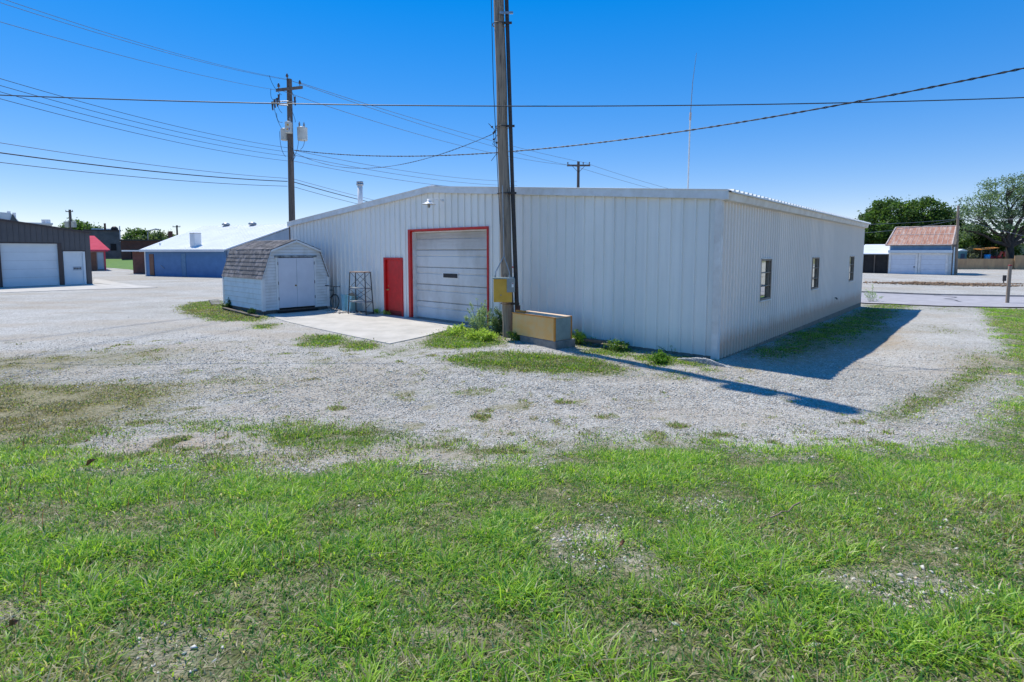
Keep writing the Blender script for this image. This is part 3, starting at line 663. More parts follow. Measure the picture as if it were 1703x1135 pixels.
m.prism([(-BW, -.0465, roof_z(-BW) - .03), (-BW / 2, -.0465, roof_z(-BW / 2) - .03), (0, -.0465, roof_z(0) - .03), (0, -.0465, roof_z(0) + .05), (-BW / 2, -.0465, roof_z(-BW / 2) + .05), (-BW, -.0465, roof_z(-BW) + .05)], (0, .035, 0))
m.build('closure_strip', 'old_concrete', rake)
# eave trim on the side wall, seen running away
m = MB(); m.prism([(.035, -.10, 3.52), (.16, -.10, 3.54), (.20, -.10, 3.70), (.035, -.10, 3.70)], (0, BD + .2, 0)); m.build('eave_trim', 'side_trim', BLD)
m = MB(); m.prism([(-BW - .035, -.04, 3.52), (-BW - .16, -.04, 3.54), (-BW - .20, -.04, 3.70), (-BW - .035, -.04, 3.70)], (0, BD + .1, 0)); m.build('eave_trim', 'white_trim', BLD)
# ribbed roof: two slopes
for sgn in (1, -1):
    m = MB(); x_e = .26 if sgn > 0 else -BW - .26; x_r = -BW / 2
    k = .09; ys_ = []
    y = -.04
    while y < BD + .1:
        ys_ += [(y, 0), (y + .12, 0), (y + .16, .045), (y + .22, .045), (y + .26, 0)]; y += .30
    for (ya, oa), (yb, ob) in zip(ys_[:-1], ys_[1:]):
        m.quad((x_e, ya, rz2(x_e) - .012 + oa), (x_e, yb, rz2(x_e) - .012 + ob), (x_r, yb, 4.578 + ob), (x_r, ya, 4.578 + oa))
        m.quad((x_e, ya, rz2(x_e) - .04), (x_e, yb, rz2(x_e) - .04), (x_e, yb, rz2(x_e) - .012 + ob), (x_e, ya, rz2(x_e) - .012 + oa))
    m.quad((x_e, -.04, rz2(x_e) - .04), (x_e, BD + .1, rz2(x_e) - .04), (x_r, BD + .1, 4.545), (x_r, -.04, 4.545))
    roof = m.build('roof', 'roof_white', BLD)
m = MB(); m.prism([(-BW / 2 - .2, .05, 4.63), (-BW / 2, .05, 4.66), (-BW / 2 + .2, .05, 4.63), (-BW / 2, .05, 4.61)], (0, BD, 0)); m.build('ridge_cap', 'roof_white', BLD)
# flue pipe
vp = roof
lx_, ly_ = -16.6, 1.7; m = MB(); m.lathe([(.0, 3.8), (.11, 3.8), (.11, 5.32), (.0, 5.32)], (lx_, ly_, 0), 20); vpipe = m.build('flue_pipe', 'white_trim', roof)
m = MB(); m.lathe([(.0, 5.32), (.13, 5.32), (.155, 5.34), (.155, 5.42), (.0, 5.42)], (lx_, ly_, 0), 20); m.lathe([(.0, 5.422), (.14, 5.422), (.145, 5.50), (.0, 5.52)], (lx_, ly_, 0), 20); m.build('flue_cap', 'steel', BLD)
# overhead garage door
x0, x1, zt = GD; rec = .20
gd = MB(); nseg = 5; z = .05; pz = (zt - .10 - .05) / nseg
prof = []
for i in range(nseg):
    a = .05 + i * pz
    for fz, o_ in ((.0, .02), (.04, .0), (.60, .0), (.63, .025), (.66, .025), (.70, .0), (.96, .0)): prof.append((a + fz * pz, o_))
prof.append((zt - .10, .012))
for (za, oa), (zb, ob) in zip(prof[:-1], prof[1:]):
    gd.quad((x0 + .14, rec + oa, za), (x1 - .03, rec + oa, za), (x1 - .03, rec + ob, zb), (x0 + .14, rec + ob, zb))
gdo = gd.build('garage_door', 'garage_dirty', BLD)
m = MB()
for i in range(1, nseg): m.box(x0 + .14, x1 - .03, rec - .0005, rec + .004, .05 + i * pz - .007, .05 + i * pz - .0)
m.build('panel_joint', 'dark', gdo)
m = MB(); m.box(-9.42, -8.72, rec - .018, rec - .004, 1.52, 1.66); m.build('window_slot', 'black', gdo)
m = MB(); m.box(-9.46, -8.68, rec - .010, rec - .002, 1.49, 1.69); m.build('slot_frame', 'white_trim', gdo)
m = MB(); m.box(x0 + .14, x1 - .03, rec - .03, rec + .02, .012, .048); m.build('bottom_seal', 'black', gdo)
m = MB(); m.box(x0 + .10, x0 + .14, .05, rec + .05, .02, zt - .07); m.box(x0 + .10, x1 - .03, .12, rec + .05, zt - .10, zt - .06); m.build('door_jamb', 'white_trim', gdo)
m = MB(); m.box(x0 - .02, x0 + .10, -.055, rec + .06, .02, zt + .02); m.box(x0 + .10, x1 - .012, -.055, .02, zt - .03, zt + .02); m.box(x1 - .012, x1 + .03, -.055, .04, .02, zt + .02)
m.box(x0 + .10, x1 - .035, .0205, rec + .06, zt - .05, zt - .031); m.build('door_frame', 'red', gdo)
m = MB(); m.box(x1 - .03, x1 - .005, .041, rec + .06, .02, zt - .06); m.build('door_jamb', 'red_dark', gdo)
m = MB(); m.box(x0 - .1, x1 + .1, -.10, rec + .05, -.02, .052); m.build('door_sill', 'old_concrete', gdo)
m = MB(); m.box(x0 + .05, x1, rec + .06, rec + .1, 0, zt); m.build('door_backing', 'dark', gdo)
# red man door
x0, x1, zt = MD
m = MB(); m.box(x0 + .10, x1 - .05, .02, .06, .07, zt - .05); dr_ = m.build('door', 'red', BLD, .004)
m = MB(); m.box(x0 - .01, x0 + .09, -.054, .08, .0, zt + .03); m.box(x1 - .045, x1 + .01, -.054, .08, .0, zt + .03); m.box(x0 + .09, x1 - .045, -.054, .08, zt - .045, zt + .03); m.build('door_frame', 'red', dr_, .004)
m = MB(); m.lathe([(0, .0), (.034, .0), (.034, -.012), (.016, -.018), (.014, -.04), (.03, -.05), (.03, -.075), (0, -.085)], (x0 + .19, .018, .98), 14, 'y'); m.build('handle', 'brass', dr_); m = MB(); m.lathe([(0, 0), (.026, 0), (.024, -.014), (0, -.016)], (x0 + .19, .018, 1.12), 14, 'y'); m.build('deadbolt', 'brass', dr_)
m = MB(); m.box(x0 + .10, x1 - .05, -.02, .018, .045, .069); m.box(x0 + .10, x1 - .05, .008, .0185, .072, .21); m.build('kick_plate', 'red_dark', dr_)
m = MB()
for z in (.3, 1.1, 1.85): m = MB(); m.box(x1 - .075, x1 - .045, .006, .019, z, z + .10); m.build('hinge', 'steel', dr_)
# windows in the side wall
for (a, b, z0, z1) in WIN:
    m = MB(); fo = .046
    m.box(fo - .04, fo + .006, a - .01, a + .025, z0 - .01, z1 + .01); m.box(fo - .03, fo + .012, b - .05, b + .01, z0 - .01, z1 + .01)
    m.box(fo - .03, fo + .012, a + .04, b - .05, z0 - .01, z0 + .035); m.box(fo - .03, fo + .012, a + .04, b - .05, z1 - .035, z1 + .01)
    m.box(-.03, fo - .014, b - .17, b - .145, z0 + .035, z1 - .035)
    for q in (1, 2): m.box(-.02, fo - .002, a + .04, b - .17, z0 + (z1 - z0) * q / 3 - .010, z0 + (z1 - z0) * q / 3 + .010)
    for q in (1, 2): m.box(-.02, fo - .002, b - .145, b - .05, z0 + (z1 - z0) * q / 3 - .012, z0 + (z1 - z0) * q / 3 + .014)
    wf = m.build('window', 'window_frame', BLD)
    m = MB(); m.quad((-.012, a, z0), (-.012, b, z0), (-.012, b, z1), (-.012, a, z1)); m.build('pane', 'glass', wf)
    m = MB(); m.box(.0, .085, a - .03, b + .03, z0 - .045, z0 - .011); m.build('sill', 'side_trim', wf)
    m = MB(); m.box(.0, .075, a - .02, b + .02, z1 + .011, z1 + .035); m.build('drip_cap', 'side_trim', wf)
m = MB(); m.tube([(.02, 12.5, .56), (.10, 12.5, .56), (.13, 12.5, .5)], .025, 10); m.build('drain_pipe', 'black', BLD)
# gooseneck barn lamp
lx_, lz_ = -9.15, 4.08
m = MB(); m.tube([(lx_, -.03, lz_), (lx_, -.12, lz_ + .02), (lx_ - .03, -.40, lz_ + .02), (lx_ - .05, -.55, lz_ + .0), (lx_ - .05, -.60, lz_ - .04)], .013, 8); m.lathe([(0, -.03), (.05, -.03), (.05, -.055), (0, -.06)], (lx_, 0, lz_), 14, 'y'); lamp = m.build('wall_lamp', 'white_trim', BLD)
m = MB(); m.lathe([(0.0, .02), (.05, .02), (.06, -.06), (.10, -.09), (.22, -.14), (.23, -.16), (.215, -.155), (.09, -.10), (.0, -.09)], (lx_ - .05, -.60, lz_), 22); m.build('lamp_shade', 'white_trim', lamp)
m = MB(); m.lathe([(0.03, -.10), (.045, -.16), (.045, -.22), (.03, -.26), (0, -.27)], (lx_ - .05, -.60, lz_), 14); m.build('bulb', 'ceramic', lamp)
# small tag hanging on the wall beside the pole
m = MB(); m.box(-6.12, -5.98, -.06, -.045, 1.78, 1.98); tg = m.build('wall_tag', 'white_trim', BLD)
m = MB(); m.box(-6.10, -6.0, -.066, -.061, 1.92, 1.96); m.build('tag_mark', 'red', tg)
m = MB(); m.tube([(-6.05, -.05, 1.98), (-6.08, -.05, 2.08), (-6.16, -.05, 2.12), (-6.2, -.045, 2.05)], .008, 6); m.build('tag_hook', 'white_trim', tg)

# antenna mast on the roof
am = thing('antenna_mast', 'tall thin whip antenna on a pale mast above the warehouse roof', 'antenna', (6.93, 21.6, 3.95))
m = MB(); m.tube([(0, 0, 0), (.02, 0, 3.65)], .028, 10); m.build('mast', 'pvc', am)
m = MB(); m.tube([(.02, 0, 3.55), (.03, 0, 3.85)], .04, 10); m.build('clamp', 'rust_light', am)
m = MB(); m.tube([(.03, 0, 3.85), (.08, 0, 5.0), (.20, 0, 6.1)], [.016, .012, .006], 6); m.build('whip', 'ceramic', am)

# ------------------------------------------------------------------ storage shed (gambrel)
SA = math.atan2(.73, .68)
SH = thing('storage_shed', 'small white gambrel storage shed with brown shingle roof and double doors', 'shed', (-9.35, 20.27, SLAB_Z), SA)
SW, SDp = 2.62, 3.95   # local x along the front (0..SW), local y towards the back
Zf = .14
P_ = [(0, Zf), (0, 1.38), (.34, 2.40), (SW / 2, 2.78), (SW - .34, 2.40), (SW, 1.38), (SW, Zf)]
def siding(mb, outline_at, z0, z1, y, step=.12, hole=None, face=-1):
    """lap siding across a gable wall; outline_at(z) -> (xmin, xmax)"""
    z = z0
    while z < z1 - .01:
        zb = min(z + step, z1); a0, a1 = outline_at(z); b0, b1 = outline_at(zb)
        spans = [((a0, b0), (a1, b1))]
        if hole and z < hole[3] - .02: spans = [((a0, b0), (hole[0], hole[0])), ((hole[1], hole[1]), (a1, b1))]
        for l, r in spans:
            if r[0] - l[0] < .005 and r[1] - l[1] < .005: continue
            mb.add([(l[0], y + face * .032, z), (r[0], y + face * .032, z), (r[1], y, zb), (l[1], y, zb)], [(0, 1, 2, 3)])
            mb.add([(l[0], y, z), (r[0], y, z), (r[0], y + face * .032, z), (l[0], y + face * .032, z)], [(0, 1, 2, 3)])
        z = zb
def shed_x(z):
    if z <= 1.38: return (0, SW)
    if z <= 2.40: t = (z - 1.38) / 1.02 * .34; return (t, SW - t)
    t = .34 + (z - 2.40) / .38 * (SW / 2 - .34); return (min(t, SW / 2), max(SW - t, SW / 2))
m = MB(); DX0, DX1, DZ1 = .52, 2.08, 2.12
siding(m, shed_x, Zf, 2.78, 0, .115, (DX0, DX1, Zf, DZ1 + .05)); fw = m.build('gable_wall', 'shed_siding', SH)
m = MB(); siding(m, shed_x, Zf, 2.78, SDp, .2, None, 1); m.build('gable_wall', 'shed_white', SH)
for side, xx in ((-1, 0), (1, SW)):
    z = Zf; m = MB()
    while z < 1.37:
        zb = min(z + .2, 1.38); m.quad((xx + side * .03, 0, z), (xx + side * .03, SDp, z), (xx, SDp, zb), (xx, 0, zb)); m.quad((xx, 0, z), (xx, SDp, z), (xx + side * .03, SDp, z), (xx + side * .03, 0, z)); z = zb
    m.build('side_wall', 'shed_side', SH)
m = MB(); m.box(-.045, .07, -.046, -.034, Zf - .02, 1.36); m.box(-.045, -.033, -.034, .08, Zf - .02, 1.36); m.build('corner_board', 'shed_white', SH)
m = MB(); m.box(SW - .07, SW + .045, -.046, -.034, Zf - .02, 1.36); m.box(SW + .033, SW + .045, -.034, .08, Zf - .02, 1.36); m.build('corner_board', 'shed_white', SH)
m = MB(); m.box(-.045, -.033, SDp - .06, SDp + .03, Zf - .02, 1.36); m.build('corner_board', 'shed_white', SH)
for i, (xa, xb) in enumerate(((DX0 + .06, (DX0 + DX1) / 2 - .004), ((DX0 + DX1) / 2 + .004, DX1 - .06))):
    m = MB(); m.box(xa, xb, -.052, -.015, .2, DZ1); dd_ = m.build('door', 'shed_door', SH, .006)
    hx_ = xa - .02 if i == 0 else xb + .0
    for z in (.5, 1.1, 1.85): m = MB(); m.box(hx_, hx_ + .02, -.062, -.02, z, z + .12); m.build('hinge', 'dark_steel', dd_)
    if i == 0:
        m = MB(); m.lathe([(0, 0), (.03, 0), (.028, -.012), (.013, -.016), (.012, -.04), (.028, -.05), (.028, -.07), (0, -.078)], (xb - .06, -.052, 1.05), 12, 'y'); m.build('handle', 'brass', dd_)
for xa in (DX0 - .03, DX1 - .05): m = MB(); m.box(xa, xa + .08, -.05, .0, Zf, DZ1 + .09); m.build('door_jamb', 'shed_white', SH)
m = MB(); m.box(DX0 - .06, DX1 + .06, -.065, .0, DZ1 + .02, DZ1 + .10); m.build('door_header', 'mildew', SH)
m = MB(); m.box(DX0 + .05, DX1 - .05, -.01, .0, Zf, DZ1); m.build('door_backing', 'dark', SH)
m = MB(); m.box(.02, SW - .02, .02, SDp, .0, Zf - .002); m.box(.5, 2.1, -.02, .019, .04, Zf - .01); m.build('skid_base', 'wood_grey', SH)
m = MB(); m.box(.5, 2.1, -.16, -.05, .02, .085); m.build('threshold', 'dark', SH)
def roof_face(p0, p1, name, course):
    """shingled slope from lower edge p0 (x,z) to upper edge p1, running along y"""
    m = MB(); a = Vector((p0[0], 0, p0[1])); b = Vector((p1[0], 0, p1[1])); n_ = max(2, int((b - a).length / course)); nrm = (b - a).cross(Vector((0, 1, 0))).normalized()
    if nrm.z < 0: nrm = -nrm
    y0, y1 = -.09, SDp + .09; rr = random.Random(5)
    for i in range(n_):
        u = a + (b - a) * (i / n_); v = a + (b - a) * ((i + 1) / n_); y = y0; 
        while y < y1 - .001:
            y2 = min(y + .17, y1); t = .022 + rr.uniform(-.004, .006); g_ = .006
            q0 = u - (b - a).normalized() * rr.uniform(0, .012)
            vs = [q0 + nrm * t + Vector((0, y + g_, 0)), q0 + nrm * t + Vector((0, y2 - g_, 0)), v + nrm * .006 + Vector((0, y2 - g_, 0)), v + nrm * .006 + Vector((0, y + g_, 0)),
                  q0 + nrm * .002 + Vector((0, y + g_, 0)), q0 + nrm * .002 + Vector((0, y2 - g_, 0))]
            m.add(vs, [(0, 1, 2, 3), (4, 5, 1, 0)]); y = y2
    m.prism([a + Vector((0, y0, 0)) - nrm * .03, b + Vector((0, y0, 0)) - nrm * .03, b + Vector((0, y0, 0)) + nrm * .001, a + Vector((0, y0, 0)) + nrm * .001], (0, y1 - y0, 0))
    return m.build(name, 'shingle', SH)
roof_face((-.05, 1.33), (.33, 2.435), 'roof', .15); roof_face((.33, 2.44), (SW / 2, 2.825), 'roof', .14)
roof_face((SW - .33, 2.44), (SW / 2, 2.825), 'roof', .14); roof_face((SW + .05, 1.33), (SW - .33, 2.435), 'roof', .15)
m = MB(); pts = [(-.055, 1.31), (.325, 2.41), (SW / 2, 2.795), (SW - .325, 2.41), (SW + .055, 1.31)]
for (ax, az_), (bx_, bz_) in zip(pts[:-1], pts[1:]):
    m.prism([(ax, -.10, az_ - .06), (bx_, -.10, bz_ - .06), (bx_, -.10, bz_ + .015), (ax, -.10, az_ + .015)], (0, .022, 0))
m.build('rake_board', 'shed_white', SH)

# ------------------------------------------------------------------ things beside the wall
# black bin squeezed between shed and bicycle
p = wall_pt(16.35, .75); BN = thing('trash_bin', 'tall black bin wedged between the shed corner and the bicycle', 'bin', (p.x, p.y, SLAB_Z), BRZ)
m = MB(); b0_ = [(-.2, -.2), (.2, -.2), (.2, .2), (-.2, .2)]
m.add([(x * .85, y * .85, 0) for x, y in b0_] + [(x, y, .95) for x, y in b0_], [(0, 3, 2, 1), (4, 5, 6, 7), (0, 1, 5, 4), (1, 2, 6, 5), (2, 3, 7, 6), (3, 0, 4, 7)]); m.build('bin_body', 'black', BN, .02)
m = MB(); m.box(-.22, .22, -.22, .22, .951, 1.0); m.build('lid', 'black', BN, .015)
# bicycle
p = wall_pt(15.55, .42); BK = thing('bicycle', 'dark bicycle leaning against the white wall, half behind the shed', 'bicycle', (p.x, p.y, SLAB_Z), BRZ, rot=(R(-7), 0, BRZ))
wr = .31
for cx_ in (0.12, -.90):
    m = MB(); m.tube([(cx_ + wr * math.cos(t * math.pi / 16), 0, wr + wr * math.sin(t * math.pi / 16)) for t in range(32)], .021, 8, closed=True); wh = m.build('wheel', 'black', BK)
    m = MB(); m.tube([(cx_ + (wr - .03) * math.cos(t * math.pi / 16), 0, wr + (wr - .03) * math.sin(t * math.pi / 16)) for t in range(32)], .009, 6, closed=True); m.build('rim', 'steel', wh)
    m = MB()
    for t in range(14): m.tube([(cx_, 0, wr), (cx_ + (wr - .03) * math.cos(t * math.pi / 7 + .1), 0, wr + (wr - .03) * math.sin(t * math.pi / 7 + .1))], .002, 4)
    m.lathe([(0, -.05), (.025, -.05), (.018, 0), (.025, .05), (0, .05)], (cx_, 0, wr), 10, 'y'); m.build('spokes', 'steel', wh)
m = MB(); F0 = (.12, 0, wr); HT = (-.03, 0, .80); HB = (.0, 0, .66); BB = (-.48, 0, .30); ST = (-.60, 0, .76); RA = (-.90, 0, wr)
for a, b, r_ in ((HB, BB, .017), (HT, ST, .015), (BB, ST, .016), (BB, RA, .011), (ST, RA, .009), (HT, HB, .019)): m.tube([a, b], r_, 8)
for dy in (-.045, .045): m.tube([(.0, dy * .6, .64), (.05, dy, .5), (.12, dy, wr)], .012, 8)
m.build('frame', 'dark_steel', BK)
m = MB(); m.tube([(-.03, 0, .8), (-.05, 0, .92), (.02, 0, .95)], .013, 8); m.tube([(-.10, -.30, .96), (.0, -.20, .95), (.03, -.08, .95), (.03, .08, .95), (.0, .20, .95), (-.10, .30, .96)], .012, 8)
hb = m.build('handlebar', 'dark_steel', BK)
for k_ in (-1, 1): m = MB(); m.tube([(-.14, .34 * k_, .96), (-.02, .24 * k_, .955)], .019, 8); m.build('grip', 'black', hb)
m = MB(); m.tube([(-.60, 0, .74), (-.63, 0, .88)], .012, 8); m.build('seat_post', 'steel', BK)
m = MB(); m.tube([(-.78, 0, .90), (-.68, 0, .915), (-.56, 0, .91), (-.48, 0, .90)], [.06, .075, .035, .015], 10); m.build('saddle', 'black', BK)
m = MB(); m.lathe([(0, -.012), (.09, -.012), (.09, -.006), (0, -.006)], (BB[0], -.03, BB[2]), 18, 'y'); m.tube([(BB[0], -.05, BB[2]), (BB[0] + .12, -.05, BB[2] - .12), (BB[0] + .12, -.13, BB[2] - .12)], .01, 6); m.build('crank', 'dark_steel', BK)
# two pale blue containers
def bin_(s, off, h, w_, d_, tilt, lab, rz=0):
    p = wall_pt(s, off); t = thing('plastic_container', lab, 'container', (p.x, p.y, SLAB_Z + .01), 0, 'pale blue containers by the wall', rot=(R(tilt[0]), R(tilt[1]), BRZ + rz))
    m = MB(); q = [(-w_ / 2, -d_ / 2), (w_ / 2, -d_ / 2), (w_ / 2, d_ / 2), (-w_ / 2, d_ / 2)]; k = .82; th = .9
    m.add([(x * k, y * k, 0) for x, y in q] + [(x, y, h) for x, y in q] + [(x * th, y * th, h) for x, y in q] + [(x * th * k, y * th * k, .03) for x, y in q],
          [(0, 3, 2, 1)] + [(i, (i + 1) % 4, (i + 1) % 4 + 4, i + 4) for i in range(4)] + [(i + 4, (i + 1) % 4 + 4, (i + 1) % 4 + 8, i + 8) for i in range(4)] + [(i + 8, (i + 1) % 4 + 8, (i + 1) % 4 + 12, i + 12) for i in range(4)] + [(12, 13, 14, 15)])
    m.build('container_body', 'teal_plastic', t, .006)
    m = MB(); m.box(-w_ / 2 - .012, w_ / 2 + .012, -d_ / 2 - .012, -d_ / 2 - .001, h - .05, h); m.box(-w_ / 2 - .012, w_ / 2 + .012, d_ / 2 + .001, d_ / 2 + .012, h - .05, h); m.box(-w_ / 2 - .012, -w_ / 2 - .001, -d_ / 2 - .001, d_ / 2 + .001, h - .05, h); m.box(w_ / 2 + .001, w_ / 2 + .012, -d_ / 2 - .001, d_ / 2 + .001, h - .05, h); m.build('rim', 'teal_plastic', t)
    return t
t1 = bin_(14.5, .42, .66, .26, .34, (-4, -3), 'pale blue upright plastic container nearest the bicycle')
t2 = bin_(14.08, .50, .64, .24, .34, (-5, 7), 'pale blue tilted plastic container beside the metal rack', .2)
p = wall_pt(14.28, .36); tp = thing('plastic_pipe', 'white plastic pipe standing out of the blue containers', 'pipe', (p.x, p.y, SLAB_Z)); m = MB(); m.tube([(0, 0, .02), (.03, .02, .98)], .033, 12); m.build('pipe_body', 'pvc', tp)
m = MB(); m.lathe([(.034, .97), (.042, .97), (.042, 1.04), (.030, 1.04)], (.03, .02, 0), 12); m.build('pipe_collar', 'pvc', tp)
p = wall_pt(14.06, .48); tb = thing('cardboard_scrap', 'tan crumpled scrap sticking out of the tilted container', 'scrap', (p.x + .02, p.y, SLAB_Z + .58)); m = MB()
m.add([(-.12, 0, 0), (.12, .02, 0), (.15, -.03, .12), (.02, .05, .20), (-.13, .0, .13), (-.10, .05, .02), (.10, .08, .02), (.0, .09, .16)], [(0, 1, 2, 3, 4), (0, 5, 6, 1), (5, 7, 6), (4, 3, 7, 5), (3, 2, 6, 7)]); m.build('scrap_sheet', 'skin_card', tb)
# metal rack
p = wall_pt(13.3, .55); RK = thing('metal_rack', 'dark steel rack with three shelf frames standing by the white wall', 'rack', (p.x, p.y, SLAB_Z), BRZ + .25)
bw, tw, bd_, td_, rh = .88, .74, .42, .30, 1.60
def rp(i, j, z):
    t = z / rh; ww = bw * (1 - t) + tw * t; dd = bd_ * (1 - t) + td_ * t; return Vector(((i - .5) * ww, (j - .5) * dd, z))
for i in (0, 1):
    for j in (0, 1): m = MB(); m.tube([rp(i, j, 0), rp(i, j, rh)], .019, 6); m.build('post', 'dark_steel', RK)
for z in (.47, .98, rh - .01):
    m = MB(); c = [rp(0, 0, z), rp(1, 0, z), rp(1, 1, z), rp(0, 1, z)]; m.tube(c, .017, 6, closed=True)
    if z > .3:
        m.prism([q + Vector((0, 0, .012)) for q in c], (0, 0, .012))
    m.build('shelf', 'steel' if z < 1.5 else 'skin_card', RK)
m = MB()
for j in (0, 1):
    m.tube([rp(0, j, .5), rp(1, j, .95)], .008, 5); m.tube([rp(0, j, 1.0), rp(1, j, rh)], .008, 5); m.tube([rp(0, j, rh), rp(1, j, 1.0)], .008, 5); m.tube([rp(0, j, .95), rp(1, j, .5)], .008, 5)
m.tube([rp(1, 0, .25), rp(1, 1, .47)], .008, 5); m.build('brace', 'dark_steel', RK)
m = MB(); m.tube([rp(0, 1, .06), rp(1, 1, .06)], .016, 6); m.tube([rp(1, 0, .03), rp(1, 1, .03)], .016, 6); m.build('foot_rail', 'dark_steel', RK)

# ------------------------------------------------------------------ near utility pole with conduit, yellow box, cabinet
PB = Vector((-.09, 15.15, 0)); PB.z = gz(PB.x, PB.y) - .3
NP = thing('utility_pole', 'thick leaning weathered wooden pole with a dark conduit in the centre foreground of the wall', 'utility pole', PB)
topx = -.45; PH = 16.3
m = MB(); pts = []; rs = []
for k in range(25):
    t = k / 24; pts.append((topx * t + .01 * math.sin(k * 1.3), 0.03 * math.sin(k), PH * t)); rs.append(.168 - .055 * t)
m.tube(pts, rs, 20); NPO = m.build('pole', 'pole_wood', NP)
m = MB(); m.tube([(.235, -.06, 1.0), (.232 + topx * .28, -.06, 4.4)], .058, 12); m.tube([(.232 + topx * .28, -.06, 4.4), (.185 + topx * .98, -.06, PH - .6)], .052, 12); m.build('conduit', 'dark_steel', NP)
m = MB(); m.tube([(.245, -.06, .95), (.25, -.06, 1.20)], .075, 12); m.tube([(.252, -.06, .35), (.252, -.06, .95)], .055, 10); m.build('conduit_fitting', mat('rusty_steel', (.12, .04, .025), (.05, .03, .025), 8, rough=.8), NP)
for z in (1.25, 4.3, 6.1, 8.8):
    m = MB(); x_ = topx * z / PH; m.tube([(x_ + (.195) * math.cos(a_), .2 * math.sin(a_), z) for a_ in [k * math.pi / 8 for k in range(16)]], .012, 6, closed=True); m.box(x_ + .1, x_ + .33, -.14, -.115, z - .03, z + .03); m.build('strap', 'dark_steel', NP)
m = MB(); m.tube([(-.19, -.08, 2.4), (-.19 + topx * .5, -.08, 7.2), (-.17 + topx * .95, -.07, 15.4)], .011, 6); m.build('ground_wire', 'cable', NP)
# top hardware (above the frame; it throws the bulging shadow on the drive)
SD_ = Vector((.64, -.77, 0)); SN_ = Vector((-.77, -.64, 0)); tp_ = Vector((topx, 0, 15.6))
m = MB(); q_ = [tp_ - SD_ * .7 - SN_ * .05, tp_ + SD_ * .7 - SN_ * .05, tp_ + SD_ * .7 + SN_ * .05, tp_ - SD_ * .7 + SN_ * .05]; m.prism(q_, (0, 0, .12)); m.build('crossarm', 'pole_dark', NP)
for k_ in (-.6, .6): m = MB(); m.lathe([(0, 0), (.02, 0), (.02, .1), (.05, .12), (.035, .15), (.05, .18), (.03, .24), (0, .25)], tp_ + SD_ * k_ + Vector((0, 0, .12)), 10); m.build('insulator', 'brown_ceramic', NP)
def transformer(parent, c, r_, h, bush=2, sticker=False, fx=0.0):
    m = MB(); m.lathe([(0, 0), (r_ * .95, 0), (r_, .03), (r_, h - .03), (r_ * 1.03, h - .02), (r_ * 1.03, h + .01), (r_ * .6, h + .05), (0, h + .06)], c, 22); t = m.build('transformer', 'transformer', parent)
    m = MB()
    for q in range(bush):
        a_ = 1.2 + q * 2.0; bx_, by_ = c[0] + r_ * .55 * math.cos(a_), c[1] + r_ * .55 * math.sin(a_)
        m.lathe([(0, 0), (.04, 0), (.045, .05), (.03, .07), (.05, .1), (.032, .13), (.05, .16), (.03, .2), (.015, .27), (0, .28)], (bx_, by_, c[2] + h + .03), 10)
    m.build('bushing', 'ceramic', t)
    if sticker:
        m = MB(); 
        for (dz, a0, a1, mm) in ((h * .72, -.35, .15, 'sticker'), (h * .3, -.45, -.05, 'sticker'), (h * .36, .15, .4, 'blue_sticker')):
            m = MB(); pts_ = [(c[0] + (r_ + .004) * math.sin(a_), c[1] - (r_ + .004) * math.cos(a_)) for a_ in np.linspace(a0 + fx, a1 + fx, 5)]
            for (xa, ya), (xb, yb) in zip(pts_[:-1], pts_[1:]): m.quad((xa, ya, c[2] + dz - .04), (xb, yb, c[2] + dz - .04), (xb, yb, c[2] + dz + .04), (xa, ya, c[2] + dz + .04))
            m.build('sticker', mm, t)
    m = MB(); m.box(c[0] - .04, c[0] + .04, min(c[1], 0), max(c[1], 0) + .02, c[2] + h * .7, c[2] + h * .7 + .06); m.build('bracket', 'steel', t)
    return t
for k_, z_, r_ in ((.30, 13.1, .24), (.32, 15.4, .26)): c_ = Vector((topx * z_ / PH, 0, z_)) + SN_ * k_; transformer(NP, tuple(c_), r_, 1.0)
# service cluster on the left of the pole
m = MB(); rr = random.Random(3)
zc = at(820, 222, 15.15).z - PB.z
for q in range(6):
    c_ = Vector((-.34 + rr.uniform(-.12, .08), -.05, zc + rr.uniform(-.3, .25))); m.lathe([(0, -.03), (.028, -.02), (.03, .0), (.028, .02), (0, .03)], c_, 8)
m.tube([(-.17, 0, zc + .45), (-.27, -.03, zc + .2), (-.42, -.05, zc), (-.38, -.05, zc - .35), (-.18, -.02, zc - .5)], .009, 6); m.tube([(-.2, 0, zc + .1), (-.35, -.04, zc - .1), (-.44, -.05, zc - .3), (-.25, -.03, zc - .45), (-.48, -.04, zc - .75)], .008, 6)
m.tube([(-.55, -.05, zc + .25), (-.36, -.04, zc + .05), (-.17, 0, zc + .2)], .009, 6); m.build('cable_connector', 'cable', NP)
m = MB(); m.box(-.24, .12, -.215, -.185, 9.0, 9.06); m.build('step_bolt', 'steel', NP)

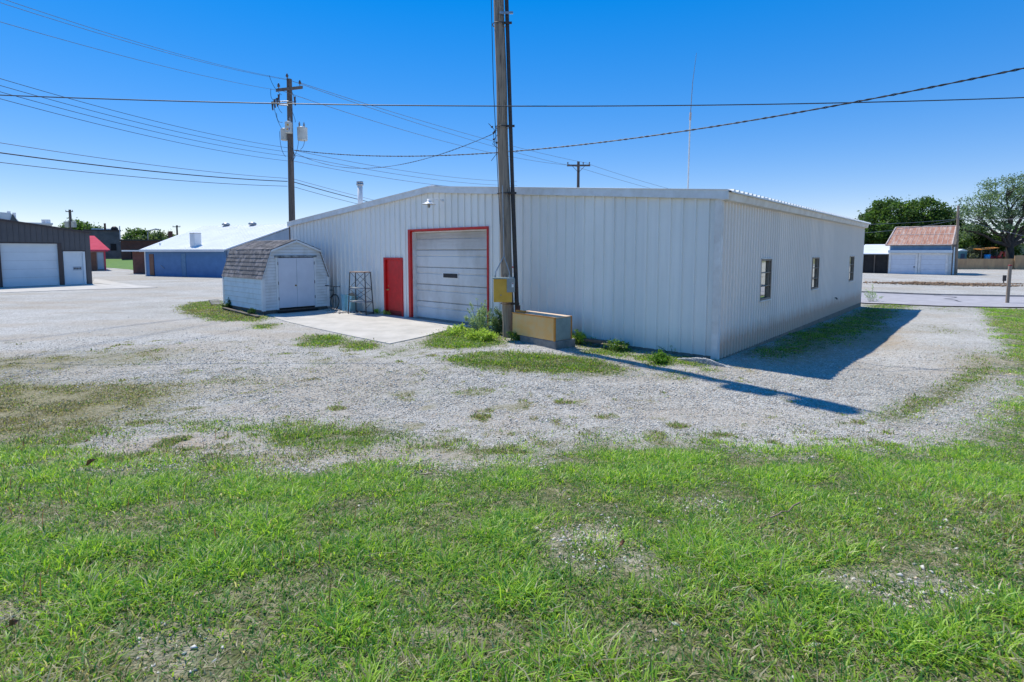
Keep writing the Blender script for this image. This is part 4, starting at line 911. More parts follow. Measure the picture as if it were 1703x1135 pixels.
YB = thing('electrical_box', 'mustard yellow metal box hung on the wooden pole by two bent pipes', 'electrical box', (-.24, 14.78, 0))
m = MB(); m.box(-.26, .24, -.14, .14, 1.03, 1.66); yb = m.build('box_body', 'yellow', YB, .012)
m = MB(); m.box(-.285, .30, -.165, .155, 1.661, 1.70); m.build('box_lid', 'tin', YB, .006)
m = MB(); m.lathe([(0, 0), (.016, 0), (.014, -.012), (0, -.014)], (-.06, -.141, 1.22), 10, 'y'); m.build('latch', 'steel', yb)
m = MB(); m.box(.10, .32, -.20, -.141, 1.30, 1.68); gb = m.build('switch_box', 'grey_box', YB, .008)
m = MB(); m.box(.23, .285, -.206, -.201, 1.44, 1.56); m.build('box_label', 'white_trim', gb)
m = MB(); m.box(.235, .28, -.2085, -.2065, 1.53, 1.55); m.build('label_band', 'red_dark', gb)
for a_, b_ in (((-.22, 0, 1.70), (-.20, 0, 1.86)), ((.17, -.03, 1.70), (.17, -.03, 1.84))):
    m = MB(); m.tube([a_, b_, (.02, .12, 2.28), (.01, .16, 2.8), (-.02, .17, 4.2)], .015, 8); m.tube([a_, (a_[0], a_[1], a_[2] + .05)], .03, 8); m.build('hanger_pipe', 'steel', YB)
m = MB(); m.tube([(0.0, 0, 1.70), (0.02, 0, 1.79), (.08, 0, 1.80), (.10, 0, 1.70)], .008, 6); m.build('cable_loop', 'cable', YB)

CBp = Vector((.01, 14.6, 0)); CBd = Vector((.65, -.76, 0)).normalized()
CB = thing('metal_cabinet', 'faded orange metal cabinet with grey end on a concrete block beside the wooden pole', 'cabinet', (CBp.x, CBp.y, gz(.6, 14.0)), math.atan2(CBd.y, CBd.x))
L_, D_ = 1.62, .60
m = MB(); m.box(.0, L_, .0, D_, .18, .76); cb = m.build('cabinet_body', 'orange', CB, .01)
m = MB(); m.box(L_ + .001, L_ + .008, .035, D_ - .03, .19, .745); m.build('end_panel', 'tin', cb)
m = MB(); m.box(L_ - .035, L_ + .014, -.008, .03, .17, .775); m.box(L_ - .03, L_ + .014, D_ - .028, D_ + .014, .17, .775); m.box(-.01, L_ - .036, -.008, .02, .745, .775); m.build('edge_angle', 'orange_edge', cb)
m = MB(); m.box(-.0, L_ + .012, .031, D_, .761, .774); m.build('top_panel', mat('pale_orange_top', (.80, .58, .40), (.7, .5, .34), 5, rough=.6), cb)
m = MB(); m.box(.02, .38, .1, .16, .776, .83); m.box(.02, .38, .1, .3, .776, .786); m.build('angle_bracket', 'orange_edge', cb)
m = MB(); m.box(.30, L_ + .04, .0, D_ + .12, -.25, .178); m.build('concrete_block', 'old_concrete', CB, .02)

# ------------------------------------------------------------------ rear utility pole with three transformers
LPp = at(485, 400, 27.0); LPp = Vector((LPp.x, 27.0, 0))
LP = thing('utility_pole', 'wooden pole carrying three grey transformers and a crossarm behind the shed', 'utility pole', LPp)
LH = at(481, 132, 27).z
xt = at(481, 132, 27).x - LPp.x
m = MB(); m.tube([(0, 0, -.2), (xt * .5, 0, LH / 2), (xt, 0, LH)], [.165, .145, .12], 16); m.build('pole', 'pole_dark', LP)
def lpz(y): return at(485, y, 27).z
def lpx(x, y=250): return at(x, y, 27).x - LPp.x
m = MB(); c1 = Vector((lpx(500), .45, lpz(141))); c2 = Vector((lpx(471), -.55, lpz(156))); dd_ = (c1 - c2).normalized(); sd_ = dd_.cross(Vector((0, 0, 1))).normalized() * .06; up_ = Vector((0, 0, .07))
m.prism([c2 - sd_ - up_, c2 + sd_ - up_, c2 + sd_ + up_, c2 - sd_ + up_], c1 - c2); m.build('crossarm', 'pole_dark', LP)
for c_ in (c1 + Vector((-.1, -.03, .07)), c2 + Vector((.1, .03, .07)), Vector((xt - .1, 0, LH))):
    m = MB(); m.lathe([(0, 0), (.02, 0), (.02, .08), (.07, .10), (.05, .14), (.07, .17), (.035, .22), (.03, .26), (0, .27)], c_, 10); m.build('insulator', 'brown_ceramic', LP)
m = MB(); zz = lpz(172); m.tube([(lpx(459), -.2, zz + .0), (lpx(470), -.15, zz - .12), (lpx(484), -.16, zz - .15)], .03, 8); m.tube([(lpx(459), -.2, zz), (lpx(480), -.18, zz + .05), (lpx(496), -.2, zz + .0)], .025, 8); m.build('fuse_arm', 'steel', LP)
for q, (xx, yy) in enumerate(((458, 176), (462, 172), (466, 170), (469, 164), (495, 168))):
    m = MB(); x_ = lpx(xx); z_ = lpz(yy); m.tube([(x_, -.22, z_ + .12), (x_ + .05, -.24, z_ - .28)], .035, 8); m.tube([(x_ + .05, -.2, z_ + .15), (x_ + .02, -.2, z_ - .25)], .022, 8); m.build('fuse_cutout', 'brown_ceramic', LP)
tz = lpz(233)
transformer(LP, (lpx(486), -.34, tz + .25), .17, .50, 1, True, .25); transformer(LP, (lpx(473), .10, tz), .19, .52, 1); transformer(LP, (lpx(505), -.1, tz - .05), .235, .60, 2)
m = MB()
for a_, b_, dz in (((460, 170), (472, 215), .2), ((466, 170), (474, 190), .15), ((490, 152), (497, 172), .3), ((488, 180), (494, 205), .4), ((469, 220), (477, 262), .3), ((500, 222), (490, 262), .3), ((510, 220), (502, 250), .3), ((455, 128), (474, 160), .2), ((457, 150), (462, 168), .3), ((465, 190), (474, 205), .3)):
    A = Vector((lpx(a_[0]), -.2, lpz(a_[1]))); B_ = Vector((lpx(b_[0]), -.18, lpz(b_[1]))); C_ = (A + B_) / 2 + Vector(((-1 if a_[0] < 485 else 1) * dz * .5, 0, -dz))
    m.tube([(1 - t) ** 2 * A + 2 * t * (1 - t) * C_ + t * t * B_ for t in np.linspace(0, 1, 9)], .011, 5)
m.tube([(lpx(488), -.17, lpz(246)), (lpx(493), -.2, lpz(262)), (lpx(489), -.2, lpz(270)), (lpx(486), -.16, lpz(262))], .02, 6)
m.build('jumper_wire', 'cable', LP)

# ------------------------------------------------------------------ farther poles
def simple_pole(px, ybase, ytop, Y, arm, lab, insul=True, trans=False, r=.15):
    p0 = at(px, ytop, Y); t = thing('utility_pole', lab, 'utility pole', (p0.x, Y, gz(p0.x, Y)))
    m = MB(); m.tube([(0, 0, -.2), (0, 0, p0.z)], [r * 1.1, r * .8], 12); m.build('pole', 'pole_dark', t)
    if arm: m = MB(); m.box(-arm, arm, -.2, -.08, p0.z - .45, p0.z - .30); m.build('crossarm', 'pole_dark', t); [MB().lathe([(0, 0), (.03, 0), (.03, .1), (.07, .12), (.05, .2), (0, .25)], (x_, -.14, p0.z - .30), 8).build('insulator', 'brown_ceramic', t) for x_ in (-arm * .93, arm * .93, arm * .4)]
    if trans:
        for dx_ in (-.5, .75): transformer(t, (dx_, -.2, p0.z - trans), .42, 1.1)
    return t, p0
P2, P2p = simple_pole(962, 330, 269, 50, 1.05, 'dark wooden pole with one crossarm rising behind the warehouse roof')
m = MB(); m.tube([(-.55, -.14, P2p.z - .44), (0, -.16, P2p.z - 1.0)], .02, 5); m.tube([(.55, -.14, P2p.z - .44), (0, -.16, P2p.z - 1.0)], .02, 5); m.build('arm_brace', 'dark_steel', P2)
simple_pole(116, 400, 349, 105, .7, 'distant dark pole with transformers above the charcoal garage roof', trans=3.4, r=.26)
simple_pole(294, 400, 375, 130, .9, 'distant small pole behind the brick chimney and blue building', r=.22)
t, p0 = simple_pole(1589, 455, 342, 56, 0, 'pale leaning pole at the right corner of the rusty roofed garage', r=.13)
for c in t.children: c.data.materials[0] = M['pole_wood']
t.rotation_euler = (0, R(-1.5), 0); t.location.x = at(1589.5, 455, 56).x

# ------------------------------------------------------------------ overhead cables
def cable(pts, sag, r, lab, m_='cable', group=None, cat='cable', twist=0, n=40, name='power_cable'):
    A, B_ = Vector(pts[0]), Vector(pts[-1]); out = []
    for k in range(n + 1):
        t = k / n; p = A.lerp(B_, t); p.z -= sag * 4 * t * (1 - t); out.append(p)
    m = MB()
    if twist:
        d = (B_ - A).normalized(); s_ = d.cross(Vector((0, 0, 1))).normalized(); u_ = s_.cross(d)
        N_ = int((B_ - A).length * 6); 
        for ph in (0, math.pi):
            q = []
            for k in range(N_ + 1):
                t = k / N_; p = A.lerp(B_, t); p.z -= sag * 4 * t * (1 - t); a_ = (B_ - A).length * t * twist + ph; q.append(p + (s_ * math.cos(a_) + u_ * math.sin(a_)) * r * .8)
            m.tube(q, r * .7, 5)
    else: m.tube(out, r, 6)
    o = m.build(name, m_); return tag(o, lab, cat, group)
def lp(x, y, dy=0): return at(x, y, 27.0 + dy)
gtop = 'thin high wires of the transformer pole'
cable([at(-150, -55, 12), lp(477, 132)], .25, .007, 'upper of the thin wires from the top left corner to the transformer pole top', 'cable_grey', gtop)
cable([at(-150, -45, 12), lp(483, 134, .3)], .25, .007, 'second thin wire beside the upper one to the transformer pole top', 'cable_grey', gtop)
cable([at(-150, -8, 12), lp(471, 152, -.4)], .2, .007, 'lowest thin high wire reaching the crossarm of the transformer pole', 'cable_grey', gtop)
cable([lp(477, 132), at(944, 275, 50)], .3, .012, 'thin wire from transformer pole to the left end of the far crossarm', 'cable_grey', gtop)
cable([lp(499, 138, .4), at(978, 272, 50)], .3, .012, 'thin wire from transformer pole crossarm to the far crossarm right end', 'cable_grey', gtop)
cable([lp(471, 152, -.4), at(955, 276, 50)], .6, .012, 'lowest thin wire between the two wooden poles behind the roof', 'cable_grey', gtop)
for i, (a_, nm) in enumerate(((944, 'left'), (978, 'right'))): cable([at(a_, 273, 50), at(1230, 345 - i * 6, 75)], .4, .014, 'thin wire leaving the %s end of the far crossarm down behind the roof' % nm, 'cable_grey', gtop)
g2 = 'four parallel wires left of the transformer pole'
for y0, y1, nm in ((113, 246, 'topmost'), (125, 253, 'second from top'), (136, 260, 'third from top'), (148, 268, 'lowest')):
    cable([at(-60, y0, 14), lp(478, y1)], .22, .008, '%s of four parallel wires left of the transformer pole' % nm, 'cable', g2)
for i, (y0, ye, nm) in enumerate(((250, 302, 'topmost'), (258, 309, 'middle'), (268, 317, 'lowest'))):
    cable([lp(487, y0), at(860, ye, 48)], .35, .012, '%s of three faint wires from transformer pole sloping behind the roof ridge' % nm, 'cable_grey', 'faint wires right of the transformer pole')
g3 = 'three low communication lines on the left'
for y0, y1, r_, nm in ((228, 297, .010, 'uppermost pale'), (246, 302, .020, 'thick black middle'), (263, 310, .011, 'lowest thin')):
    cable([at(-60, y0, 16), lp(478, y1)], .15, r_, '%s communication line below the transformers on the left' % nm, 'cable' if r_ != .010 else 'cable_grey', g3)
for y0, ex, ey, r_, nm in ((297, 650, 338, .010, 'pale upper'), (302, 625, 337, .020, 'thick black'), (310, 610, 341, .011, 'lowest thin')):
    cable([lp(485, y0), at(ex + 60, ey + 14, 40)], .1, r_, '%s line from the transformer pole down behind the roof flue' % nm, 'cable' if r_ != .010 else 'cable_grey', 'communication lines behind the flue')
cable([at(-250, 147, 14), at(2000, 150, 14)], .42, .014, 'long black cable crossing the whole sky nearly level', 'cable')
cable([lp(490, 250), at(1850, 82, 10.5)], .95, .019, 'twisted black service cable rising from transformer pole to the upper right', 'cable', twist=14)
cable([lp(490, 254), at(822, 222, 15.1)], .85, .010, 'twisted cable sagging from transformer pole to the near wooden pole', 'cable', twist=20)
cable([at(1420, 374, 54), at(1589, 365, 56)], .1, .02, 'upper pale wire between warehouse eave and leaning pole by the garage', 'cable_grey')
cable([at(1430, 388, 54), at(1589, 366, 56)], .2, .02, 'lower pale wire behind the warehouse eave towards the leaning pole', 'cable_grey')
cable([at(1589, 364, 56), at(1760, 356, 50)], .3, .02, 'upper pale wire from the leaning pole towards the right edge', 'cable_grey')
cable([at(1589, 360, 56), at(1760, 402, 50)], .3, .02, 'descending pale wire from the leaning pole towards the right edge', 'cable_grey')
# ------------------------------------------------------------------ left: charcoal garage
def local_frame(A, B):
    A = Vector((A[0], A[1], 0)); B = Vector((B[0], B[1], 0)); d = (B - A); return A, math.atan2(d.y, d.x), d.length
ga, ga_r, ga_l = local_frame(on_ground(-8, 479.4), on_ground(154, 473))
GA = thing('garage', 'charcoal metal garage with white overhead door and white side door at the left edge', 'garage', (ga.x, ga.y, 0), ga_r)
GL = ga_l; GW = 12.0
def gtopz(x): # x local, GL is the right corner
    return 3.80 + (GL - x) * .148
def gx(px):  # local x of a pixel column on the facade
    k = (px - PPX) / F_PX / 1.0; d = Vector((math.cos(ga_r), math.sin(ga_r)))
    return (k * ga.y - ga.x) / (d.x - k * d.y) if abs(d.x - k * d.y) > 1e-6 else 0
d0, d1 = gx(3), gx(104); e0, e1 = gx(107), gx(143)
xl = GL - GW
m = MB(); zt = 2.95
for a_, b_, z0 in ((xl, d0 - .02, 0), (d0 - .02, d1 + .02, zt), (d1 + .02, e0, 0), (e0, e1, 2.42), (e1, GL, 0)):
    pz_ = (lambda x: gtopz(x) if x > GL - 6 else gtopz(2 * (GL - 6) - x))
    if a_ < GL - 6 < b_: m.quad((a_, 0, z0), (GL - 6, 0, z0), (GL - 6, 0, pz_(GL - 6)), (a_, 0, pz_(a_))); a_ = GL - 6
    m.quad((a_, 0, z0), (b_, 0, z0), (b_, 0, pz_(b_)), (a_, 0, pz_(a_)))
x = xl
while x < GL - .05:
    if not (d0 - .1 < x < d1 + .06 or e0 - .03 < x < e1 + .05): m.box(x, x + .035, -.03, -.001, 0, pz_(x) - .06)
    else: m.box(x, x + .035, -.03, -.001, zt + .06 if x < d1 + .07 else 2.48, pz_(x) - .06)
    x += .30
m.build('wall', 'charcoal', GA)
m = MB(); m.quad((GL, 0, 0), (GL, 14, 0), (GL, 14, 3.8), (GL, 0, 3.8)); m.quad((xl, 0, 0), (xl, 14, 0), (xl, 14, 3.8), (xl, 0, 3.8)); m.build('side_wall', 'charcoal', GA)
m = MB(); xm = GL - 6
for sa, sb in (((GL + .12, gtopz(GL + .12)), (xm, gtopz(xm))), ((xm, gtopz(xm)), (xl - .12, gtopz(GL + .12)))):
    m.prism([(sa[0], -.12, sa[1]), (sb[0], -.12, sb[1]), (sb[0], -.12, sb[1] + .05), (sa[0], -.12, sa[1] + .05)], (0, 14.2, 0))
    m.prism([(sa[0], -.14, sa[1] - .07), (sb[0], -.14, sb[1] - .07), (sb[0], -.14, sb[1] + .055), (sa[0], -.14, sa[1] + .055)], (0, .018, 0))
m.build('roof', 'charcoal_trim', GA)
m = MB(); m.box(d0, d1 - .22, .10, .12, .04, zt - .02); 
gdo2 = m.build('garage_door', 'garage_white', GA)
m = MB()
for k in range(1, 5): m.box(d0 + .01, d1 - .23, .094, .099, .04 + k * .58, .052 + k * .58)
m.build('panel_joint', 'steel', gdo2)
m = MB(); m.box(d1 - .22, d1 - .20, -.01, .13, .02, zt); m.box(d0, d1, -.01, .09, zt - .06, zt - .0); m.build('door_jamb', 'garage_white', gdo2)
m = MB(); m.box(d1 - .2, d1 + .03, -.06, .02, .0, zt + .06); m.box(d0 - .06, d0, -.06, .02, .0, zt + .06); m.box(d0, d1 - .2, -.06, .02, zt + .0, zt + .08); m.build('door_frame', 'charcoal_trim', gdo2)
m = MB(); m.box(e0 + .03, e1 - .12, .05, .08, .03, 2.36); dd_ = m.build('door', 'garage_white', GA)
m = MB(); m.box(e0, e0 + .04, -.03, .09, 0, 2.40); m.box(e1 - .13, e1, -.03, .09, 0, 2.40); m.box(e0 + .04, e1 - .13, -.03, .06, 2.36, 2.42); m.build('door_frame', 'garage_white', dd_)
m = MB(); m.box(e0 - .02, e1 + .02, -.05, -.031, 2.42, 2.49); m.build('door_trim', 'charcoal_trim', dd_)
wd = (e1 - e0); m = MB(); m.box(e0 + wd * .42, e0 + wd * .82, .03, .049, 1.05, 1.32); sg = m.build('door_sign', 'grey_siding', dd_)
m = MB(); rr = random.Random(4)
for q in range(5): xq = e0 + wd * (.45 + q * .072); m.box(xq, xq + wd * .05, .026, .0295, 1.12 + rr.uniform(0, .03), 1.25 - rr.uniform(0, .04))
m.build('sign_lettering', 'dark_steel', sg)
pc = [on_ground(-8, 479.4), on_ground(154, 473), on_ground(240, 476), on_ground(262, 479), on_ground(150, 482), on_ground(-8, 488)]
m = MB(); m.prism([(p.x, p.y, -.05) for p in pc], (0, 0, .075)); tag(m.build('apron', 'concrete'), kind='structure')
pc = [on_ground(154, 471), on_ground(158, 464), on_ground(232, 476), on_ground(236, 478.5)]
m = MB(); m.prism([(p.x, p.y, -.05) for p in pc], (0, 0, .068)); tag(m.build('apron', 'concrete'), kind='structure')

# red roofed small building
Bq = on_ground(176.5, 450.5); th = -math.atan2(Bq.x, Bq.y) + R(3); L_ = 7.0; A = Vector((Bq.x - L_ * math.cos(th), Bq.y - L_ * math.sin(th), 0)); r_ = th; RB = thing('red_roof_building', 'small tan building with a bright pink red metal roof behind the charcoal garage', 'building', (A.x, A.y, 0), r_)
zr = at(150, 417, Bq.y).z; zt_ = at(150, 394, Bq.y + 3).z
m = MB(); m.box(0, L_, 0, 8, 0, zr - .02); m.build('wall', 'tan_wall', RB)
m = MB(); m.prism([(-.3, -.3, zr), (L_ + .5, -.3, zr), (L_ + .5 - 1.3, 4, zt_), (-.3, 4, zt_)], (0, 0, .1)); m.prism([(-.3, 8.3, zr), (L_ + .5, 8.3, zr), (L_ - .8, 4, zt_), (-.3, 4, zt_)], (0, 0, .1)); m.prism([(L_ + .5, -.3, zr), (L_ + .5, 8.3, zr), (L_ - .8, 4, zt_)], (0, 0, .1))
for k in range(12): xk = k * .4; m.tube([(xk, -.3, zr + .11), (min(xk, L_ - .9), 4, zt_ + .11)], .03, 4)
m.build('roof', 'pink_roof', RB)
m = MB(); m.box(L_ - .12, L_ + .03, -.03, .05, 0, zr); m.box(-.1, L_ + .3, -.33, -.28, zr - .12, zr + .04); m.build('corner_trim', 'pink_roof', RB)
m = MB(); m.box(L_ - 1.9, L_ - .9, -.04, .0, 0, 2.3); m.build('door', 'brown_door', RB)
m = MB(); m.box(L_ - .8, L_ - .2, -.03, .0, .2, 2.3); m.build('window', 'grey_siding', RB)

# blue building with white roof
A = on_ground(244, 458.8); B_ = on_ground(377, 462.0)
A_, bl_r, bl_l = local_frame(A, B_); BL = thing('blue_building', 'low blue building with wide white metal roof behind the yard', 'building', (A_.x, A_.y, 0), bl_r)
n_ = Vector((-math.sin(bl_r), math.cos(bl_r), 0)); u_ = Vector((math.cos(bl_r), math.sin(bl_r), 0))
def bl(p): p = Vector(p) - Vector((A_.x, A_.y, 0)); return Vector((p.dot(u_), p.dot(n_), p.z))
ez = at(310, 417, (A.y + B_.y) / 2).z
def plane_pt(px, py, y_loc):   # point at pixel with given local depth
    d = Vector(ray(px, py)); o = Vector((0, 0, CAM_Z)); base = Vector((A_.x, A_.y, 0)); t = (y_loc - (o - base).dot(n_)) / d.dot(n_); return bl(o + d * t)
dep = 9.0
R1 = plane_pt(334, 381.5, dep); R2 = plane_pt(484, 371.5, dep); rzv = (R1.z + R2.z) / 2; R1.z = rzv; R2.z = rzv
m = MB(); m.box(0, bl_l, 0, .2, 0, ez); m.box(0, .2, .2, dep * 2, 0, ez); m.build('wall', 'blue_wall', BL)
m = MB(); L2 = bl_l
m.add([(L2, 0, 0), (L2, dep * 2, 0), (L2, dep * 2, ez), (L2, dep, rzv - .1), (L2, 0, ez)], [(0, 1, 2, 3, 4)])
m.build('gable_wall', 'grey_siding', BL)
m = MB(); e_ = .35; xr = max(R2.x, L2 + .1)
m.prism([(-e_, -e_, ez - .03), (L2 + .2, -e_, ez - .03), (xr, dep, rzv), (R1.x, dep, rzv)], (0, 0, .12)); m.prism([(-e_, 2 * dep + e_, ez - .03), (L2 + .2, 2 * dep + e_, ez - .03), (xr, dep, rzv), (R1.x, dep, rzv)], (0, 0, .12))
m.prism([(-e_, -e_, ez - .03), (R1.x, dep, rzv), (-e_, 2 * dep + e_, ez - .03)], (0, 0, .12))
for k in range(1, 26):
    t = k / 26; m.tube([(-e_ + (L2 + e_ + .2) * t, -e_, ez + .10), (R1.x + (xr - R1.x) * t, dep, rzv + .13)], .022, 4)
rf = m.build('roof', 'white_metal_roof', BL)
m = MB(); m.box(-e_ - .02, L2 + .22, -e_ - .05, -e_ - .001, ez - .12, ez + .10); m.build('fascia', 'white_metal_roof', rf)
ch = plane_pt(322, 413, .6); m = MB(); m.box(ch.x - .33, ch.x + .33, .5, 1.2, ez, ez + 1.65); m.build('chimney', 'white_metal_roof', rf); m = MB(); m.box(ch.x - .36, ch.x + .36, .47, 1.23, ez + 1.651, ez + 1.7); m.build('chimney_cap', 'steel', rf)
for px_, py_ in ((376, 379), (420, 376)):
    q = plane_pt(px_, py_, dep - .2); m = MB(); m.lathe([(.26, rzv - .15), (.26, rzv + .1), (.42, rzv + .16), (.42, rzv + .30), (.2, rzv + .42), (0, rzv + .44)], (q.x, dep - .2, 0), 14); m.build('roof_vent', 'steel', rf)
q = plane_pt(271, 410, 1.5); m = MB(); m.tube([(q.x, 1.2, ez), (q.x, 1.2, ez + .75)], .07, 8); m.build('vent_pipe', 'white_metal_roof', rf)
q0, q1 = plane_pt(249.5, 440, 0), plane_pt(256.5, 440, 0); m = MB(); m.box(q0.x, q1.x, -.06, -.001, .05, 2.15); m.build('door', 'brown_door', BL)
q0, q1 = plane_pt(302.5, 440, 0), plane_pt(309.5, 440, 0); m = MB(); m.box(q0.x, q1.x, -.04, -.001, .05, ez - .3); m.build('wall_panel', 'blue_panel', BL); m = MB(); m.box(q0.x - .12, q0.x - .01, -.05, -.001, .0, ez - .3); m.build('downspout', 'blue_wall', BL)
q0 = plane_pt(268, 441, 0); m = MB(); m.tube([(q0.x, -.05, 1.05), (q0.x + .5, -.05, .75)], .025, 5); m.build('wall_bar', 'steel', BL)
m = MB(); m.box(-.12, .0, -.05, .1, 0, ez); m.build('corner_trim', 'white_metal_roof', BL)
# low white roofed brick annex to its left
AX = thing('brick_annex', 'low brick annex with flat white roof left of the blue building', 'building', (A_.x, A_.y, 0), bl_r)
m = MB(); q0 = plane_pt(221, 440, 3.0); m.box(q0.x, -.45, 3.0, 9, 0, ez - .1); m.build('wall', 'brick', AX)
m = MB(); m.box(q0.x - .5, -.4, 2.2, 9.3, ez - .09, ez + .06); m.build('roof', 'white_metal_roof', AX)

# far left background: dark block building, brick range, trees, white building
def facade(name, lab, px0, px1, ytop, Y, depth, m_, roof_m, rz=0.0, cat='building'):
    b = at(px1, ytop, Y); th = -math.atan2(b.x, b.y) + R(2); dx, dy = math.cos(th), math.sin(th); k0 = ray(px0, ytop)[0] / ray(px0, ytop)[1]
    w_ = (b.x - k0 * b.y) / (dx - k0 * dy); a = Vector((b.x - w_ * dx, b.y - w_ * dy, b.z)); t = thing(name, lab, cat, (a.x, a.y, 0), th)
    m = MB(); m.box(0, w_, 0, depth, -.2, a.z); m.build('wall', m_, t); m = MB(); m.box(-.15, w_ + .15, -.15, depth + .15, a.z + .001, a.z + .25); m.build('parapet', roof_m, t); return t, w_, a.z
t, w_, z_ = facade('block_building', 'tall dark grey block building with parapet behind the pink red roof', 140, 200, 385, 105, 12, 'dark_block', 'dark_steel')
m = MB(); m.box(w_ * .55, w_ * .61, 1, 1.8, z_ + .25, z_ + 1.5); m.build('chimney', 'brick', t); m = MB(); m.lathe([(0, 0), (.5, 0), (.6, .4), (.3, .7), (0, .8)], (w_ * .85, 2, z_ + .25), 10); m.build('roof_vent', 'dark_steel', t)
m = MB(); m.box(w_ * .2, w_ * .97, 3, 10, z_ + .25, z_ + .55); m.box(w_ * .975, w_ + .02, -.2, 1, z_ - 2, z_ + 1.0); m.build('roof_curb', 'white_metal_roof', t)
m = MB(); 
for q in (.35, .7): m.box(w_ * q, w_ * q + .9, -.04, 0, 2.6, 3.9)
m.build('window', 'dark', t)
t, w_, z_ = facade('brick_building', 'long low red brown brick building with a tall chimney behind the blue building', 200.5, 330, 402, 100, 10, 'brick', 'dark_steel')
q = at(279, 385, 97); m = MB(); m.box(w_ * .6, w_ * .6 + .7, -.5, .2, 0, q.z); m.build('chimney', 'brick', t)
m = MB()
for q in (.12, .3): m.box(w_ * q, w_ * q + 1.3, -.04, 0, 1.2, 2.8)
m.build('window', 'dark', t)
t, w_, z_ = facade('white_building', 'white roofed building seen above the charcoal garage ridge', -60, 86, 374, 85, 10, 'white_trim', 'white_metal_roof')
m = MB(); m.prism([(w_ * .2, 0, z_ + .25), (w_ * .62, 0, z_ + .25), (w_ * .52, 0, z_ + 1.6), (w_ * .3, 0, z_ + 1.7)], (0, 8, 0)); m.build('roof', 'white_metal_roof', t)
m = MB(); m.prism([(w_ * .50, -.2, z_ + .2), (w_ * .60, -.2, z_ + .2), (w_ * .545, -.2, z_ + 1.5)], (0, .19, 0)); m.build('gable_wall', 'dark_block', t)
for q, h_ in ((.48, 1.9), (.54, 1.7), (.88, .8)): m = MB(); m.box(w_ * q, w_ * q + .4, 1, 1.5, z_ + .2, z_ + h_); m.build('chimney', 'white_trim', t)
m = MB(); m.box(w_ * .92, w_ - .1, .5, 3, z_ + .25, z_ + .8); m.build('roof_box', 'white_metal_roof', t)
# grass bank at the foot of the far brick walls
bk = [at(168, 450, 64), at(243, 455, 60), at(262, 452, 62)]
m = MB(); P4 = [on_ground(172, 445), on_ground(215, 448.5), on_ground(243, 452.5), on_ground(262, 450)]; 
up4 = [at(150, 431, 96), at(200, 431, 96), at(230, 431, 96), at(290, 433, 96)]
m.add([(p.x, p.y, .01) for p in P4] + [tuple(p) for p in up4], [(0, 1, 5, 4), (1, 2, 6, 5), (2, 3, 7, 6)]); tag(m.build('grass_bank', 'far_grass'), kind='structure')

# ------------------------------------------------------------------ trees
def leaf_cloud(name, clumps, n, size, cols, parent, flat=.8, slim=.5):
    """clumps: array (k,4) centre xyz and spread"""
    cl_ = np.array(clumps); idx = rng.integers(0, len(cl_), n); c = cl_[idx]
    p = c[:, :3] + rng.normal(0, 1, (n, 3)) * c[:, 3:4] * np.array([1, 1, flat])
    nrm = rng.normal(0, 1, (n, 3)); nrm[:, 2] += .5; nrm /= np.linalg.norm(nrm, axis=1)[:, None]
    a = np.cross(nrm, rng.normal(0, 1, (n, 3))); a /= np.linalg.norm(a, axis=1)[:, None]; b = np.cross(nrm, a)
    s = size * rng.uniform(.6, 1.4, n)[:, None]
    v = np.stack([p - a * s, p - b * s * slim + nrm * s * .12, p + a * s, p + b * s * slim + nrm * s * .12], 1).reshape(-1, 3)
    k = rng.random(n)[:, None]; c0, c1 = np.array(cols[0]), np.array(cols[1]); cv = rng.random(len(cl_))[idx][:, None]
    t = np.repeat((c0 * (1 - k) + c1 * k) * (.75 + .5 * cv), 4, 0)
    return np_mesh(name, v, np.arange(n * 4), np.arange(n) * 4, np.full(n, 4), 'leaf', t, parent=parent)
def branch_pts(a, b, k, wob, rr):
    a, b = Vector(a), Vector(b); L = (b - a).length
    return [a.lerp(b, i / k) + Vector((rr.uniform(-1, 1), rr.uniform(-1, 1), rr.uniform(-.5, .5))) * wob * L * math.sin(math.pi * i / k) for i in range(k + 1)]
def tree(lab, base, lobes, trunk_h, trunk_r, n, leaf, cols, dens=60, spread=.55, seed=1, limbs=True, group=None, name='tree', sparse=False):
    rr = random.Random(seed); t = thing(name, lab, 'tree', base, 0, group)
    m = MB(); top = Vector((rr.uniform(-.3, .3), rr.uniform(-.3, .3), trunk_h)); m.tube([(0, 0, -.3), (0, 0, .2), top * .5, top], [trunk_r * 1.35, trunk_r * 1.05, trunk_r, trunk_r * .8], 12)
    clumps = []
    for lx, ly, lz, rx, rz_ in lobes:
        if limbs:
            end = Vector((lx, ly, lz + rz_ * .2)); m.tube(branch_pts(top * .9, end, 6, .08, rr), [trunk_r * .55 * (1 - .13 * i) for i in range(7)], 8)
            for q in range(6 if sparse else 3):
                a_ = rr.uniform(0, 6.28); e2 = end + Vector((math.cos(a_) * rx * .8, math.sin(a_) * rx * .8, rr.uniform(-.1, .6) * rz_)); st_ = top.lerp(end, rr.uniform(.5, .95)); m.tube(branch_pts(st_, e2, 5, .1, rr), [trunk_r * .22 * (1 - .16 * i) for i in range(6)], 6)
        for q in range(int(dens * rx * rz_ / 6)):
            v = Vector((rr.gauss(0, 1), rr.gauss(0, 1), rr.gauss(0, 1))).normalized(); k = rr.uniform(.55, 1.0) ** (1 / 2)
            k = k * rr.uniform(.85, 1.12); clumps.append((lx + v.x * rx * k, ly + v.y * rx * k, lz + v.z * rz_ * k, spread * rr.uniform(.6, 1.3)))
    m.build('trunk', 'bark', t); leaf_cloud('crown', clumps, n, leaf, cols, t); return t
dg = ((.045, .10, .022), (.12, .21, .05)); og = ((.07, .12, .05), (.16, .23, .10))
